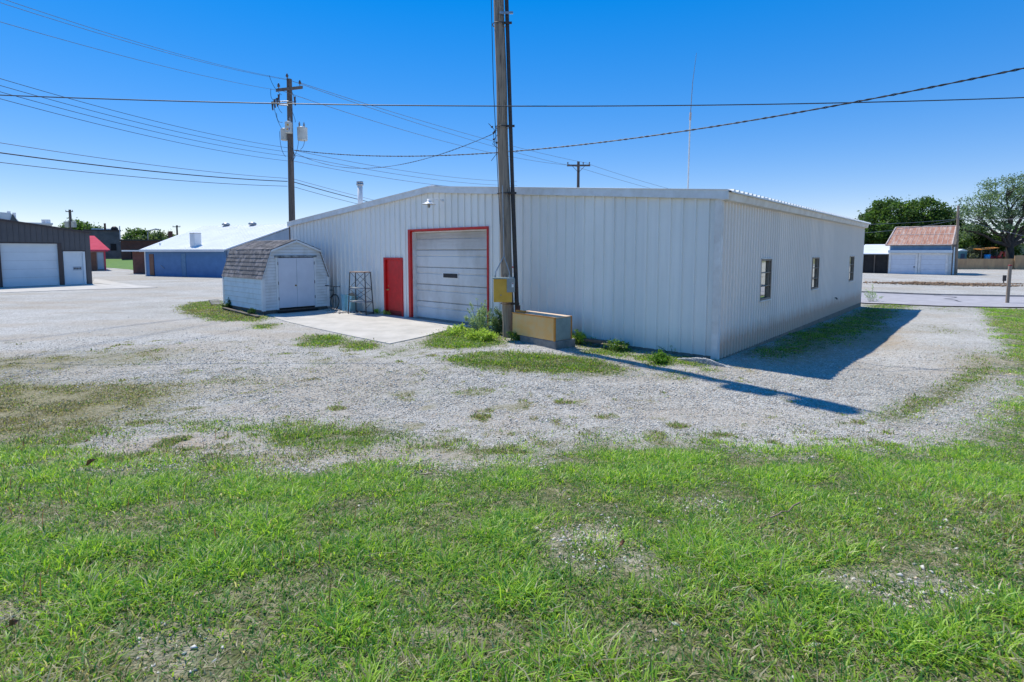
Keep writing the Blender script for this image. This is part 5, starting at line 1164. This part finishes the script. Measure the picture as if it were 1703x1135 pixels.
def tb(px, Y): p = at(px, 440, Y); return (p.x, Y, gz(p.x, Y))
# big dense tree behind the rusty roofed garage
tree('large dense dark green tree behind the rusty roofed garage', tb(1500, 84), [(-4.6, 0, 5.2, 3.2, 2.8), (-1.5, 1, 7.4, 3.4, 3.0), (2.6, 0, 7.6, 3.2, 2.9), (5.8, 0, 6.2, 2.6, 2.8), (0, -1, 4.0, 4, 2.6), (-5.5, 0, 3.0, 2.6, 2.2), (4.5, -1, 3.5, 3, 2.4)], 4, .5, 42000, .20, dg, 90, .42, 11)
tree('medium dark bushy tree between the big tree and the feathery tree', tb(1618, 82), [(-1.5, 0, 4.2, 2.4, 2.6), (1.5, 0, 3.4, 2.4, 2.0), (-3, 0, 2.4, 2, 1.6), (4, 0, 3.0, 2.4, 1.8)], 2.5, .3, 15000, .19, ((.03, .07, .018), (.08, .14, .035)), 80, .42, 12)
tree('tall feathery open crowned tree at the right edge behind the fence', tb(1680, 77), [(-5.2, 0, 7.2, 2.2, 1.5), (-3.6, 1, 9.2, 2.4, 1.8), (-1.2, 0, 11.0, 2.6, 1.9), (1.8, 0, 11.4, 3.0, 2.2), (5.2, 0, 10.2, 3.2, 2.6), (-2.6, -1, 6.6, 1.8, 1.0), (3.2, 0, 7.6, 3.2, 2.0), (-6.2, 0, 5.2, 1.6, .9), (0, 1, 8.2, 2.4, 1.3), (7, 0, 7.0, 3, 2.2)], 3.4, .5, 20000, .125, ((.12, .20, .11), (.24, .33, .19)), 36, .50, 13, sparse=True)
tree('grey green shrub beside the small teal shed behind the fence', tb(1622, 76), [(-.5, 0, 1.8, 1.4, 1.2), (1.2, 0, 1.5, 1.2, .9)], 1.2, .12, 3600, .14, ((.08, .10, .07), (.15, .17, .12)), 60, .3, 14, limbs=False, name='shrub')
tree('light green bush right of the teal shed and low behind the fence', tb(1600, 79), [(0, 0, 3.2, 1.2, 1.2), (.6, 0, 2.0, 1.0, .8)], 1.2, .12, 2400, .15, ((.09, .16, .03), (.16, .26, .05)), 60, .3, 15, limbs=False, name='shrub')
tree('dark tree behind the right edge house', tb(1720, 100), [(0, 0, 4.5, 4, 3.2), (5, 0, 5, 3, 3)], 3, .3, 10000, .25, dg, 60, .5, 16)
# far left trees
tree('rounded far tree above the brick building left of the street lamp', tb(232, 125), [(0, 0, 5.2, 2.6, 2.2), (3, 0, 4.2, 2.2, 1.8)], 3, .3, 6000, .28, dg, 60, .45, 21)
tree('wide far tree between street lamp and brick chimney', tb(262, 122), [(-1.5, 0, 4.0, 2.6, 1.9), (2, 0, 4.6, 2.6, 2.0)], 3, .3, 6000, .28, og, 60, .45, 22)
tree('far green tree peeping above the right end of the charcoal garage roof', tb(132, 140), [(0, 0, 7.5, 3.4, 2.4), (4, 0, 6.8, 2.6, 1.8)], 4, .3, 5000, .3, dg, 60, .5, 23)
tree('drooping tree branch tips at the left edge above the garage', tb(-32, 80), [(0, 0, 6.4, 2.6, 2.2), (2.6, 0, 6.5, .8, .5)], 4, .3, 3500, .22, dg, 60, .4, 24)
# street lamp far
p = at(246, 392, 108); SL = thing('street_lamp', 'distant curved arm street lamp above the brick building', 'street lamp', (p.x, 108, 0)); m = MB(); m.tube([(0, 0, 0), (0, 0, at(246, 388, 108).z), (.3, 0, at(248, 384, 108).z), (at(260, 382, 108).x - p.x, 0, at(260, 381, 108).z)], .11, 8); m.build('pole', 'steel', SL)
m = MB(); m.box(at(259, 382, 108).x - p.x, at(264, 382, 108).x - p.x, -.2, .2, at(260, 383, 108).z, at(260, 381, 108).z); m.build('lamp_head', 'steel', SL)
# a distant wooded horizon
n = 26; clumps = []; rr = random.Random(9)
for k in range(900):
    x_ = rr.uniform(-420, 420); Yb = rr.uniform(230, 280); clumps.append((x_, Yb, rr.uniform(1, 4.2 + 2.2 * vnoise(x_ * .03, 0.0, 5)), 2.2))
wd_ = leaf_cloud('distant_woods', clumps, 22000, .9, dg, None); tag(wd_, 'low band of far trees along the horizon', 'woods', kind='stuff')

# ------------------------------------------------------------------ right: rusty roofed garage with lean-to
Bq = on_ground(1581, 457.8); r_ = R(-42.5); dx, dy = math.cos(r_), math.sin(r_)
def flx(px): k = ray(px, 440)[0] / ray(px, 440)[1]; return -(Bq.x - k * Bq.y) / (dx - k * dy)      # metres along the facade, 0 at its right end
L_ = -flx(1478); A = Vector((Bq.x - L_ * dx, Bq.y - L_ * dy, 0)); yA = (A.y + Bq.y) / 2
SG = thing('garage', 'white two door garage with rusty red sheet metal roof across the street', 'garage', (A.x, A.y, gz(A.x, A.y)), r_)
def zz(y): return at(1530, y, yA).z
m = MB(); zb_ = zz(404); x1_ = .27 ; m.box(0, L_ , .0, 7.8, 0, zz(410)); m.build('wall', 'shed_white', SG)
m = MB(); m.box(-.08, L_ + .05, -.35, -.001, zz(421), zz(416.5)); m.box(.02, L_ - .02, -.06, -.001, zz(416.4), zz(408)); m.build('fascia', 'garage_white', SG)
m = MB(); m.box(.1, L_ - .1, -.075, -.061, zz(416), zz(409)); m.build('upper_band', 'blue_panel', SG)
def lx2(px): return flx(px) + L_
for a_, b_ in ((1481.5, 1522), (1531, 1572.5)):
    m = MB(); m.box(lx2(a_), lx2(b_), -.02, -.004, .02, zz(424)); g_ = m.build('garage_door', 'shed_door', SG)
    m = MB(); 
    for k in (1, 2, 3): m.box(lx2(a_) + .02, lx2(b_) - .02, -.026, -.021, k * zz(424) / 4, k * zz(424) / 4 + .015)
    m.build('panel_joint', 'steel', g_)
    m = MB(); m.box(lx2(b_ if a_ < 1500 else a_) - .12, lx2(b_ if a_ < 1500 else a_) - .04, -.06, -.03, .7, .85); m.build('handle', 'dark_steel', g_)
    m = MB(); m.box(lx2(a_) - .2, lx2(a_) - .005, -.10, -.002, 0, zz(421.5)); m.box(lx2(b_) + .005, lx2(b_) + .2, -.10, -.002, 0, zz(421.5)); m.box(lx2(a_) - .005, lx2(b_) + .005, -.10, -.002, zz(424) + .01, zz(421.5)); m.build('door_frame', 'white_trim', g_)
rt = at(1530, 379.5, yA + 3.6); zrt = rt.z
m = MB(); m.prism([(-.3, -.4, zz(409)), (L_ + .02, -.4, zz(409)), (L_ + .02, 3.6, zrt), (-.02, 3.6, zrt)], (0, 0, .08)); m.prism([(-.02, 8, zz(409)), (L_ + .02, 8, zz(409)), (L_ + .02, 3.6, zrt), (-.02, 3.6, zrt)], (0, 0, .08)); rr_ = m.build('roof', 'rust', SG)
m = MB()
for k in range(14): t = k / 13; m.tube([(-.3 + (L_ + .3) * t, -.4, zz(409) + .085), (L_ * t, 3.6, zrt + .085)], .025 if k not in (0, 13) else .09, 4)
mid_ = .56; m.tube([(-.15, -.4 + 4 * mid_, zz(409) + (zrt - zz(409)) * mid_ + .09), (L_, -.4 + 4 * mid_, zz(409) + (zrt - zz(409)) * mid_ + .09)], .04, 4); m.tube([(-.02, 3.6, zrt + .09), (L_, 3.6, zrt + .09)], .07, 4); m.tube([(-.3, -.4, zz(409) + .09), (L_, -.4, zz(409) + .09)], .05, 4)
m.build('roof_seam', 'rust_light', rr_)
m = MB(); m.add([(L_ + .01, 0, 0), (L_ + .01, 7.8, 0), (L_ + .01, 7.8, zz(409)), (L_ + .01, 3.6, zrt), (L_ + .01, -.3, zz(409))], [(0, 1, 2, 3, 4)]); m.build('gable_wall', 'shed_side', SG)
m = MB(); m.prism([(L_ + .03, -.4, zz(409) - .15), (L_ + .03, 3.6, zrt - .15), (L_ + .03, 3.6, zrt + .1), (L_ + .03, -.4, zz(409) + .1)], (.25, 0, 0)); m.box(L_ + .03, L_ + .12, -.3, -.05, 0, zz(410)); m.build('barge_board', 'wood_grey', SG)
wl = -flx(1420) - L_ - .02
LT = thing('lean_to', 'open dark lean to with pale flat metal roof left of the rusty roofed garage', 'shed', (A.x - (wl + .02) * dx, A.y - (wl + .02) * dy, gz(A.x, A.y)), r_)
m = MB(); m.prism([(0, -.3, zz(423.5)), (wl, -.3, zz(423.5)), (wl, 6, at(1460, 407.5, yA + 6).z), (0, 6, at(1460, 407.5, yA + 6).z)], (0, 0, .07)); m.build('roof', 'white_metal_roof', LT)
m = MB(); m.box(0, wl, 5.8, 6, 0, zz(424)); m.box(0, .1, 0, 5.8, 0, zz(424)); m.build('wall', 'dark_block', LT)
for x_ in (.8, 1.9, wl - .1): m = MB(); m.box(x_, x_ + .1, 0, .1, 0, zz(424)); m.build('post', 'wood_grey', LT)
m = MB(); m.box(.1, wl, .12, .16, 0, 2.0); m.build('screen_board', mat('dark_screen', (.018, .016, .016), (.03, .027, .025), 3, rough=.9), LT)

# wooden fence: low part and raised part
def fence(px0, px1, ytop, ybot, lab, Y=None):
    a = on_ground(px0, ybot); Y = Y or a.y; a = at(px0, ytop, Y); b = at(px1, ytop, Y); w_ = b.x - a.x; t = thing('wood_fence', lab, 'fence', (a.x, Y, gz(a.x, Y)))
    h_ = a.z - gz(a.x, Y); rr = random.Random(int(px0)); m = MB(); x_ = 0
    while x_ < w_: m.box(x_, min(x_ + .135, w_), 0, .02 + rr.uniform(0, .006), 0.02, h_ - rr.uniform(0, .03)); x_ += .14
    m.build('boards', 'fence_wood', t); m = MB(); m.box(0, w_, .03, .08, .3, .4); m.box(0, w_, .03, .08, h_ - .35, h_ - .25); m.build('rail', 'fence_wood', t)
    for k in range(int(w_ / 2.4) + 1): m = MB(); m.box(k * 2.4, k * 2.4 + .1, .081, .18, 0, h_ - .05); m.build('post', 'fence_wood', t)
    return Y
FY = fence(1586, 1688, 430.5, 448.5, 'tan wooden privacy fence behind the gravel lot')
fence(1689, 1760, 425, 446, 'higher section of tan wooden fence at the right edge', FY - .3)
# teal shed, backyard things
p = at(1592, 440, 75.5); t = thing('garden_shed', 'small teal garden shed behind the left end of the wooden fence', 'shed', (p.x, 75.5, 0)); w_ = at(1607, 440, 75.5).x - p.x; hz_ = at(1600, 418, 75.5).z
tl = mat('teal_paint', (.09, .24, .26), (.07, .18, .2), 2); M['teal'] = tl; M['teal_dark'] = mat('dark_blue_paint', (.03, .07, .13), (.03, .06, .1), 2)
m = MB(); m.box(0, w_, 0, 2.4, 0, hz_); m.build('wall', 'teal', t); m = MB(); m.prism([(-.1, -.1, hz_), (w_ + .1, -.1, hz_), (w_ / 2, -.1, hz_ + .3)], (0, 2.6, 0)); m.build('roof', 'shed_side', t); m = MB(); m.box(w_ * .3, w_ * .75, -.03, 0, 0, hz_ - .35); m.build('door', 'teal_dark', t)
p = at(1648, 440, 74.5); t = thing('play_set', 'colourful backyard playset with orange canopy and blue tub behind the fence', 'play set', (p.x - 1.5, 74.5, 0))
def rel(px, py): q = at(px, py, 74.5); return Vector((q.x - (p.x - 1.5), 0, q.z))
m = MB(); a, b = rel(1632, 416), rel(1662, 413); m.prism([a, b, b + Vector((0, 1.5, .1)), a + Vector((0, 1.5, .1))], (0, 0, .08)); m.build('canopy', 'orange_edge', t)
m = MB()
for x_ in (1634, 1648, 1660): q = rel(x_, 414); m.tube([(q.x, .1, 0), (q.x, .1, q.z)], .04, 6)
m.build('post', 'wood_grey', t)
m = MB(); q = rel(1642, 426); m.lathe([(0, -.45), (.33, -.45), (.36, .2), (.3, .2), (0, -.3)], (q.x, 0, q.z), 14); m.build('tub', mat('bright_blue_plastic', (.02, .25, .55), rough=.4), t)
m = MB(); q = rel(1667, 421); m.tube([q + Vector((-.5, 0, -.6)), q + Vector((-.1, 0, .1)), q + Vector((.3, 0, .25)), q + Vector((.35, 0, -.5))], .14, 8); m.build('slide', mat('red_plastic', (.6, .08, .03), rough=.4), t)
m = MB(); rr = random.Random(2)
for k in range(9): q = rel(1648 + k * 2.2, 429); m.tube([q + Vector((rr.uniform(-.2, .2), 0, rr.uniform(-.3, 0))), q + Vector((rr.uniform(-.3, .3), .2, rr.uniform(.1, .35)))], rr.uniform(.05, .12), 6)
m.build('toys', 'red_dark', t)
def house(lab, px0, px1, ytop, yeave, Y, m_, roofm):
    a = at(px0, yeave, Y); b = at(px1, yeave, Y); t = thing('house', lab, 'house', (a.x, Y, 0)); w_ = b.x - a.x; r_ = at(px0, ytop, Y + 3).z
    m = MB(); m.box(0, w_, 0, 8, -.5, a.z); m.build('wall', m_, t); m = MB(); m.prism([(-.4, -.5, a.z), (-.4, 4, r_), (-.4, 8.5, a.z)], (w_ + .8, 0, 0)); m.build('roof', roofm, t)
    m = MB(); m.box(w_ * .4, w_ * .55, -.05, 0, 0, 2.0); m.build('door', 'dark', t); m = MB(); m.box(w_ * .7, w_ * .85, -.05, 0, .9, 1.9); m.build('window', 'window_frame', t)
house('dark brown house half hidden by trees behind the playset', 1630, 1672, 398, 407, 96, 'brown_door', 'dark_block')
house('green grey house behind the fence at the right edge', 1684, 1730, 397, 406, 92, mat('sage_siding', (.15, .19, .13), (.12, .16, .11), 2), 'tan_wall')

# ------------------------------------------------------------------ street, kerb, lot
def strip(name, pix, z, m_, thick=0):
    m = MB(); P = [on_ground(*q) for q in pix]
    if thick: m.prism([(p.x, p.y, p.z - .1) for p in P], (0, 0, .1 + thick))
    else:
        m.prism([(p.x, p.y, -.35) for p in P], (0, 0, .35 + z))
    o = m.build(name, m_); return tag(o, kind='structure')
ka, kb = Vector((23.2, 32.1)), Vector((27.9, 29.5)); kd = (kb - ka).normalized(); kn = Vector((-kd.y, kd.x))
def rd(u, v): return (ka.x + kd.x * u + kn.x * v, ka.y + kd.y * u + kn.y * v)
def dense_strip(name, u0, u1, v0, v1, dz, m_, kind='structure', nseg=90, follow=True):
    us = np.linspace(u0, u1, nseg); vs_ = np.linspace(v0, v1, max(2, int(abs(v1 - v0) / .35) + 1)); m = MB(); pts = []
    for u in us:
        for v in vs_: x, y = rd(u, v); pts.append((x, y, gz(x, y) + dz))
    k = len(vs_); m.add(pts, [(i * k + j, (i + 1) * k + j, (i + 1) * k + j + 1, i * k + j + 1) for i in range(len(us) - 1) for j in range(k - 1)], True); return tag(m.build(name, m_), kind=kind)
dense_strip('road', -60, 60, -6.6, -.16, .05, 'asphalt', nseg=240)
m = MB(); us = np.linspace(-60, 60, 160); K = []
for u in us:
    for v, dz in ((-.16, -.1), (-.15, .13), (.02, .13), (.03, -.1)): x, y = rd(u, v); K.append((x, y, gz(x, y) + dz))
m.add(K, [(i * 4 + j, (i + 1) * 4 + j, (i + 1) * 4 + j + 1, i * 4 + j + 1) for i in range(159) for j in range(3)]); tag(m.build('kerb', 'kerb'), kind='structure')
for u0, lab in ((1.2, 'a'), (6.2, 'b')):
    m = MB(); rr = random.Random(int(u0 * 10)); u = u0; pts = []
    for k in range(12): v = -.5 - k * .34; u += rr.uniform(-.45, .5) + (.25 if k < 5 else -.1); x, y = rd(u, v); pts.append((x, y, gz(x, y) + .056))
    for p0_, p1_ in zip(pts[:-1], pts[1:]): m.quad((p0_[0] - .06, p0_[1], p0_[2]), (p0_[0] + .06, p0_[1], p0_[2]), (p1_[0] + .06, p1_[1], p1_[2]), (p1_[0] - .06, p1_[1], p1_[2]))
    tag(m.build('road_crack', 'crack'), kind='structure')
# dirt ridge in the lot behind the kerb
c = on_ground(1562, 474); n = 2600; u = rng.normal(0, 2.0, n); v = rng.normal(0, .5, n); hx = c.x + kd.x * u + kn.x * v; hy = c.y + kd.y * u + kn.y * v
stones('dirt_ridge', hx, hy, np.full(n, 0) + .01 + .20 * vnoise(u * 2, v * 2, 6) * np.exp(-u * u / 12) * np.exp(-v * v * 2), rng.uniform(.02, .09, n), np.array([[.24, .16, .10]]) * rng.uniform(.5, 1.5, (n, 1)), 'low ridge of brown dirt in the gravel lot across the street', 'dirt')
c = on_ground(1690, 475); n = 700; u = rng.normal(0, 3.0, n); v = rng.normal(0, .35, n); hx = c.x + kd.x * u + kn.x * v; hy = c.y + kd.y * u + kn.y * v
stones('dirt_ridge', hx, hy, np.full(n, 0) + .02 + .1 * np.exp(-u * u / 12) * np.exp(-v * v * 2), rng.uniform(.02, .07, n), np.array([[.24, .16, .10]]) * rng.uniform(.5, 1.5, (n, 1)), 'scattered brown dirt at the right edge of the gravel lot', 'dirt')
# short bollard post
p = on_ground(1675, 505.5); zt_ = at(1675, 440.5, p.y).z; t = thing('wooden_post', 'short weathered post with a red painted top at the lawn edge by the street', 'post', p)
m = MB(); m.tube([(0, 0, -.2), (.01, 0, zt_ - p.z - .05)], .075, 14); m.build('post_body', 'pole_wood', t); m = MB(); m.lathe([(.078, 0), (.082, .02), (.075, .05), (0, .055)], (.01, 0, zt_ - p.z - .06), 14); m.build('post_cap', 'red_dark', t)
# little dark marker beyond it
p = on_ground(1670.5, 471); t = thing('marker_sign', 'small dark marker left of the short wooden post', 'sign', p); hh_ = at(1670, 458, p.y).z
m = MB(); m.box(-.13, .13, 0, .05, .15, hh_); m.build('plate', 'dark_steel', t); m = MB(); m.box(-.03, .03, .051, .1, 0, hh_ - .1); m.build('stake', 'dark_steel', t)

# ------------------------------------------------------------------ weeds as plants
def plant(lab, p, h_, nst, spread, leaf, cols, nleaf, name='weed', flowers=0, seed=1, group=None):
    rr = random.Random(seed); t = thing(name, lab, 'plant', p, 0, group); m = MB(); clumps = []; tips = []
    for k in range(nst):
        a_ = rr.uniform(0, 6.28); s_ = spread * rr.uniform(.2, 1); hh_ = h_ * rr.uniform(.55, 1.05); e = Vector((math.cos(a_) * s_ * 1.15, math.sin(a_) * s_ * 1.15, hh_ * (1.1 - .55 * s_ / spread) * rr.uniform(.7, 1.1))); b = Vector((math.cos(a_) * s_ * .3, math.sin(a_) * s_ * .3, 0))
        pts_ = [b, b.lerp(e, .5) + Vector((0, 0, hh_ * .08)), e]; m.tube(pts_, [.006, .005, .003], 4)
        for q in range(9): tt = rr.uniform(.1, 1) ** .8; clumps.append((*(b.lerp(e, tt) + Vector((0, 0, h_ * .08 * math.sin(tt * 3)))), leaf * .7 + .05 * (1 - tt)))
        tips.append(e)
    m.build('stem', mat('green_stem_%d' % seed, (.12, .19, .05)), t)
    leaf_cloud('leaves', clumps, int(nleaf * .7), leaf * 1.05, cols, t, 1.0, .3)
    if flowers:
        m = MB()
        for e in tips[:flowers]:
            for q in range(4): c_ = e + Vector((rr.uniform(-.05, .05), rr.uniform(-.05, .05), rr.uniform(-.03, .08))); m.lathe([(0, -.008), (.012, 0), (0, .008)], c_, 6)
        m.build('seed_heads', 'pvc', t)
    return t
wg = ((.28, .40, .22), (.45, .56, .34)); yg = ((.33, .48, .07), (.50, .66, .14))
def gp(px, py): return on_ground(px, py)
plant('tall feathery grey green weed in front of the garage door left of the pole', gp(800, 553), 1.12, 26, .48, .026, wg, 4200, seed=31)
plant('tall weed with leafy stems at the foot of the pole', gp(826, 556), .95, 20, .30, .030, ((.07, .13, .05), (.18, .27, .13)), 3600, seed=32, flowers=10)
plant('yellow green leafy weed spreading before the pole foot', gp(800, 566), .38, 34, .55, .034, yg, 2600, seed=33)
plant('low bright weed left of the pole weeds at the slab corner', gp(762, 556), .30, 18, .35, .032, yg, 1300, seed=34)
plant('small leafy weed below the yellow box', gp(862, 566), .34, 14, .28, .035, ((.08, .18, .03), (.18, .32, .06)), 900, seed=35)
plant('feathery yellow green weed right of the orange cabinet', gp(966, 573), .42, 22, .36, .026, yg, 2200, seed=36)
plant('leafy weed with white tufts against the white wall', gp(1028, 584), .34, 18, .32, .028, ((.10, .20, .03), (.2, .33, .07)), 1500, seed=37, flowers=6)
plant('bright green weed clump nearer the driveway', gp(1096, 604), .26, 18, .26, .032, ((.08, .20, .02), (.2, .36, .05)), 1300, seed=38)
plant('thin weeds with pale seed tufts at the wall base near the corner', gp(1120, 589), .46, 16, .42, .012, wg, 700, seed=39, flowers=14)
plant('thin pale weeds with seed tufts behind the leafy wall weed', gp(1040, 575), .52, 12, .36, .012, wg, 500, seed=40, flowers=12)
plant('sapling like weed at the far corner of the side wall', gp(1450, 503), 1.0, 12, .5, .04, wg, 480, seed=41)
plant('dark leafy weed against the shed side wall', gp(381, 514), .42, 12, .25, .045, ((.03, .08, .02), (.08, .16, .04)), 700, seed=42)
plant('small dark weed at the front end of the shed side wall', gp(418, 526), .34, 8, .15, .04, ((.03, .08, .02), (.08, .16, .04)), 420, seed=43)
for i, (x_, y_, lab) in enumerate(((628, 523, 'small weed between metal rack and red door'), (642, 525, 'tiny weed at the left foot of the red door'))):
    plant(lab, gp(x_, y_) + Vector((0, 0, .045)), .16, 10, .2, .03, yg, 300, seed=50 + i)
# ------------------------------------------------------------------ debris
p = gp(360, 510); t = thing('wood_pallet', 'broken grey slatted pallet piece leaning in weeds by the shed', 'pallet', (p.x, p.y, p.z + .1), .9, rot=(R(38), 0, .9)); 
for k in range(4): m = MB(); m.box(-.2, .2, k * .085, k * .085 + .05, 0, .015); m.build('slat', 'tan_card_grey', t)
for k in range(2): m = MB(); m.box(-.19 + k * .34, -.15 + k * .34, 0, .31, -.04, -.001); m.build('rail', 'wood_grey', t)
a, b = gp(372, 515), gp(430, 530); m = MB(); d_ = (b - a).normalized(); s_ = Vector((-d_.y, d_.x, 0)) * .07; m.prism([a - s_ + Vector((0, 0, .05)), a + s_ + Vector((0, 0, .05)), a + s_ + Vector((0, 0, .09)), a - s_ + Vector((0, 0, .09))], b - a); tag(m.build('wooden_board', 'wood_grey', bevel=.004), 'long grey board lying along the shed side', 'board')
a, b = wall_pt(5.2, .18, .06), wall_pt(2.6, .16, .05); m = MB(); m.prism([a, a + Vector((0, 0, .07)), a + Vector((-.1, -.12, .07)), a + Vector((-.1, -.12, 0))], b - a); tag(m.build('wooden_beam', 'wood_grey', bevel=.006), 'dark rotten beam lying along the base of the white front wall', 'beam')
a, b = wall_pt(2.7, .42, .06), wall_pt(2.05, .36, .05); m = MB(); m.prism([a, a + Vector((0, 0, .03)), a + Vector((-.07, -.08, .03)), a + Vector((-.07, -.08, 0))], b - a); tag(m.build('wooden_plank', 'stick', bevel=.004), 'short pale plank near the corner of the white wall', 'plank')
def leaf_litter(px, py, s_, lab, seed):
    rr = random.Random(seed); p = gp(px, py) + Vector((0, 0, .05)); m = MB(); n_ = 9; ring = []
    for k in range(n_): a_ = 2 * math.pi * k / n_; r0 = s_ * (1 if k % 2 else .6) * rr.uniform(.8, 1.1); ring.append(Vector((math.cos(a_) * r0, math.sin(a_) * r0 * .7, s_ * .5 * math.sin(a_ * 1.5) + rr.uniform(-.01, .02) + s_ * .4)))
    m.add([(0, 0, s_ * .2)] + ring, [(0, 1 + k, 1 + (k + 1) % n_) for k in range(n_)]); m.tube([(0, 0, s_ * .2), (-s_, -s_ * .5, 0)], .003, 4); o = m.build('dead_leaf', 'leaf_brown'); o.location = p; tag(o, lab, 'leaf')
leaf_litter(150, 782, .06, 'curled brown dead leaf at the left edge of the gravel', 1); leaf_litter(1035, 920, .03, 'brown dead leaf beside the bare gravel patch in the lawn', 2); leaf_litter(145, 742, .03, 'small dark leaf on the left gravel above the larger leaf', 3)
leaf_litter(22, 1058, .03, 'dark dead leaf deep in the grass at lower left', 4)
rr = random.Random(8)
for i, (x0_, y0_, x1_, y1_, lab) in enumerate(((1308, 580, 1345, 577, 'dry twig in the shaded grass along the side wall'), (1318, 586, 1352, 588, 'second dry twig lying below the first in the building shade'), (700, 796, 718, 800, 'short pale stick at the gravel and lawn edge'), (1280, 870, 1330, 850, 'thin pale straw stalk across the right lawn'))):
    a, b = gp(x0_, y0_) + Vector((0, 0, .04)), gp(x1_, y1_) + Vector((0, 0, .07)); m = MB(); m.tube(branch_pts(a, b, 5, .1, rr), [.014, .012, .01, .008, .006, .004] if i < 2 else [.006] * 6, 5); tag(m.build('twig', 'stick'), lab, 'twig')
for i, (s, off, lab) in enumerate(((15.3, .5, 'pale stones beside the bicycle wheel'), (14.2, .75, 'pale stones before the tilted container'), (13.9, .4, 'dead leaves and stones left of the rack'))):
    n = 60; p = wall_pt(s, off); stones('stone_litter', p.x + rng.normal(0, .22, n), p.y + rng.normal(0, .16, n), np.full(n, SLAB_Z + .015), rng.uniform(.02, .06, n), np.array([[.5, .45, .40]]) * rng.uniform(.4, 1.4, (n, 1)), lab)
print('objects', len(bpy.data.objects))
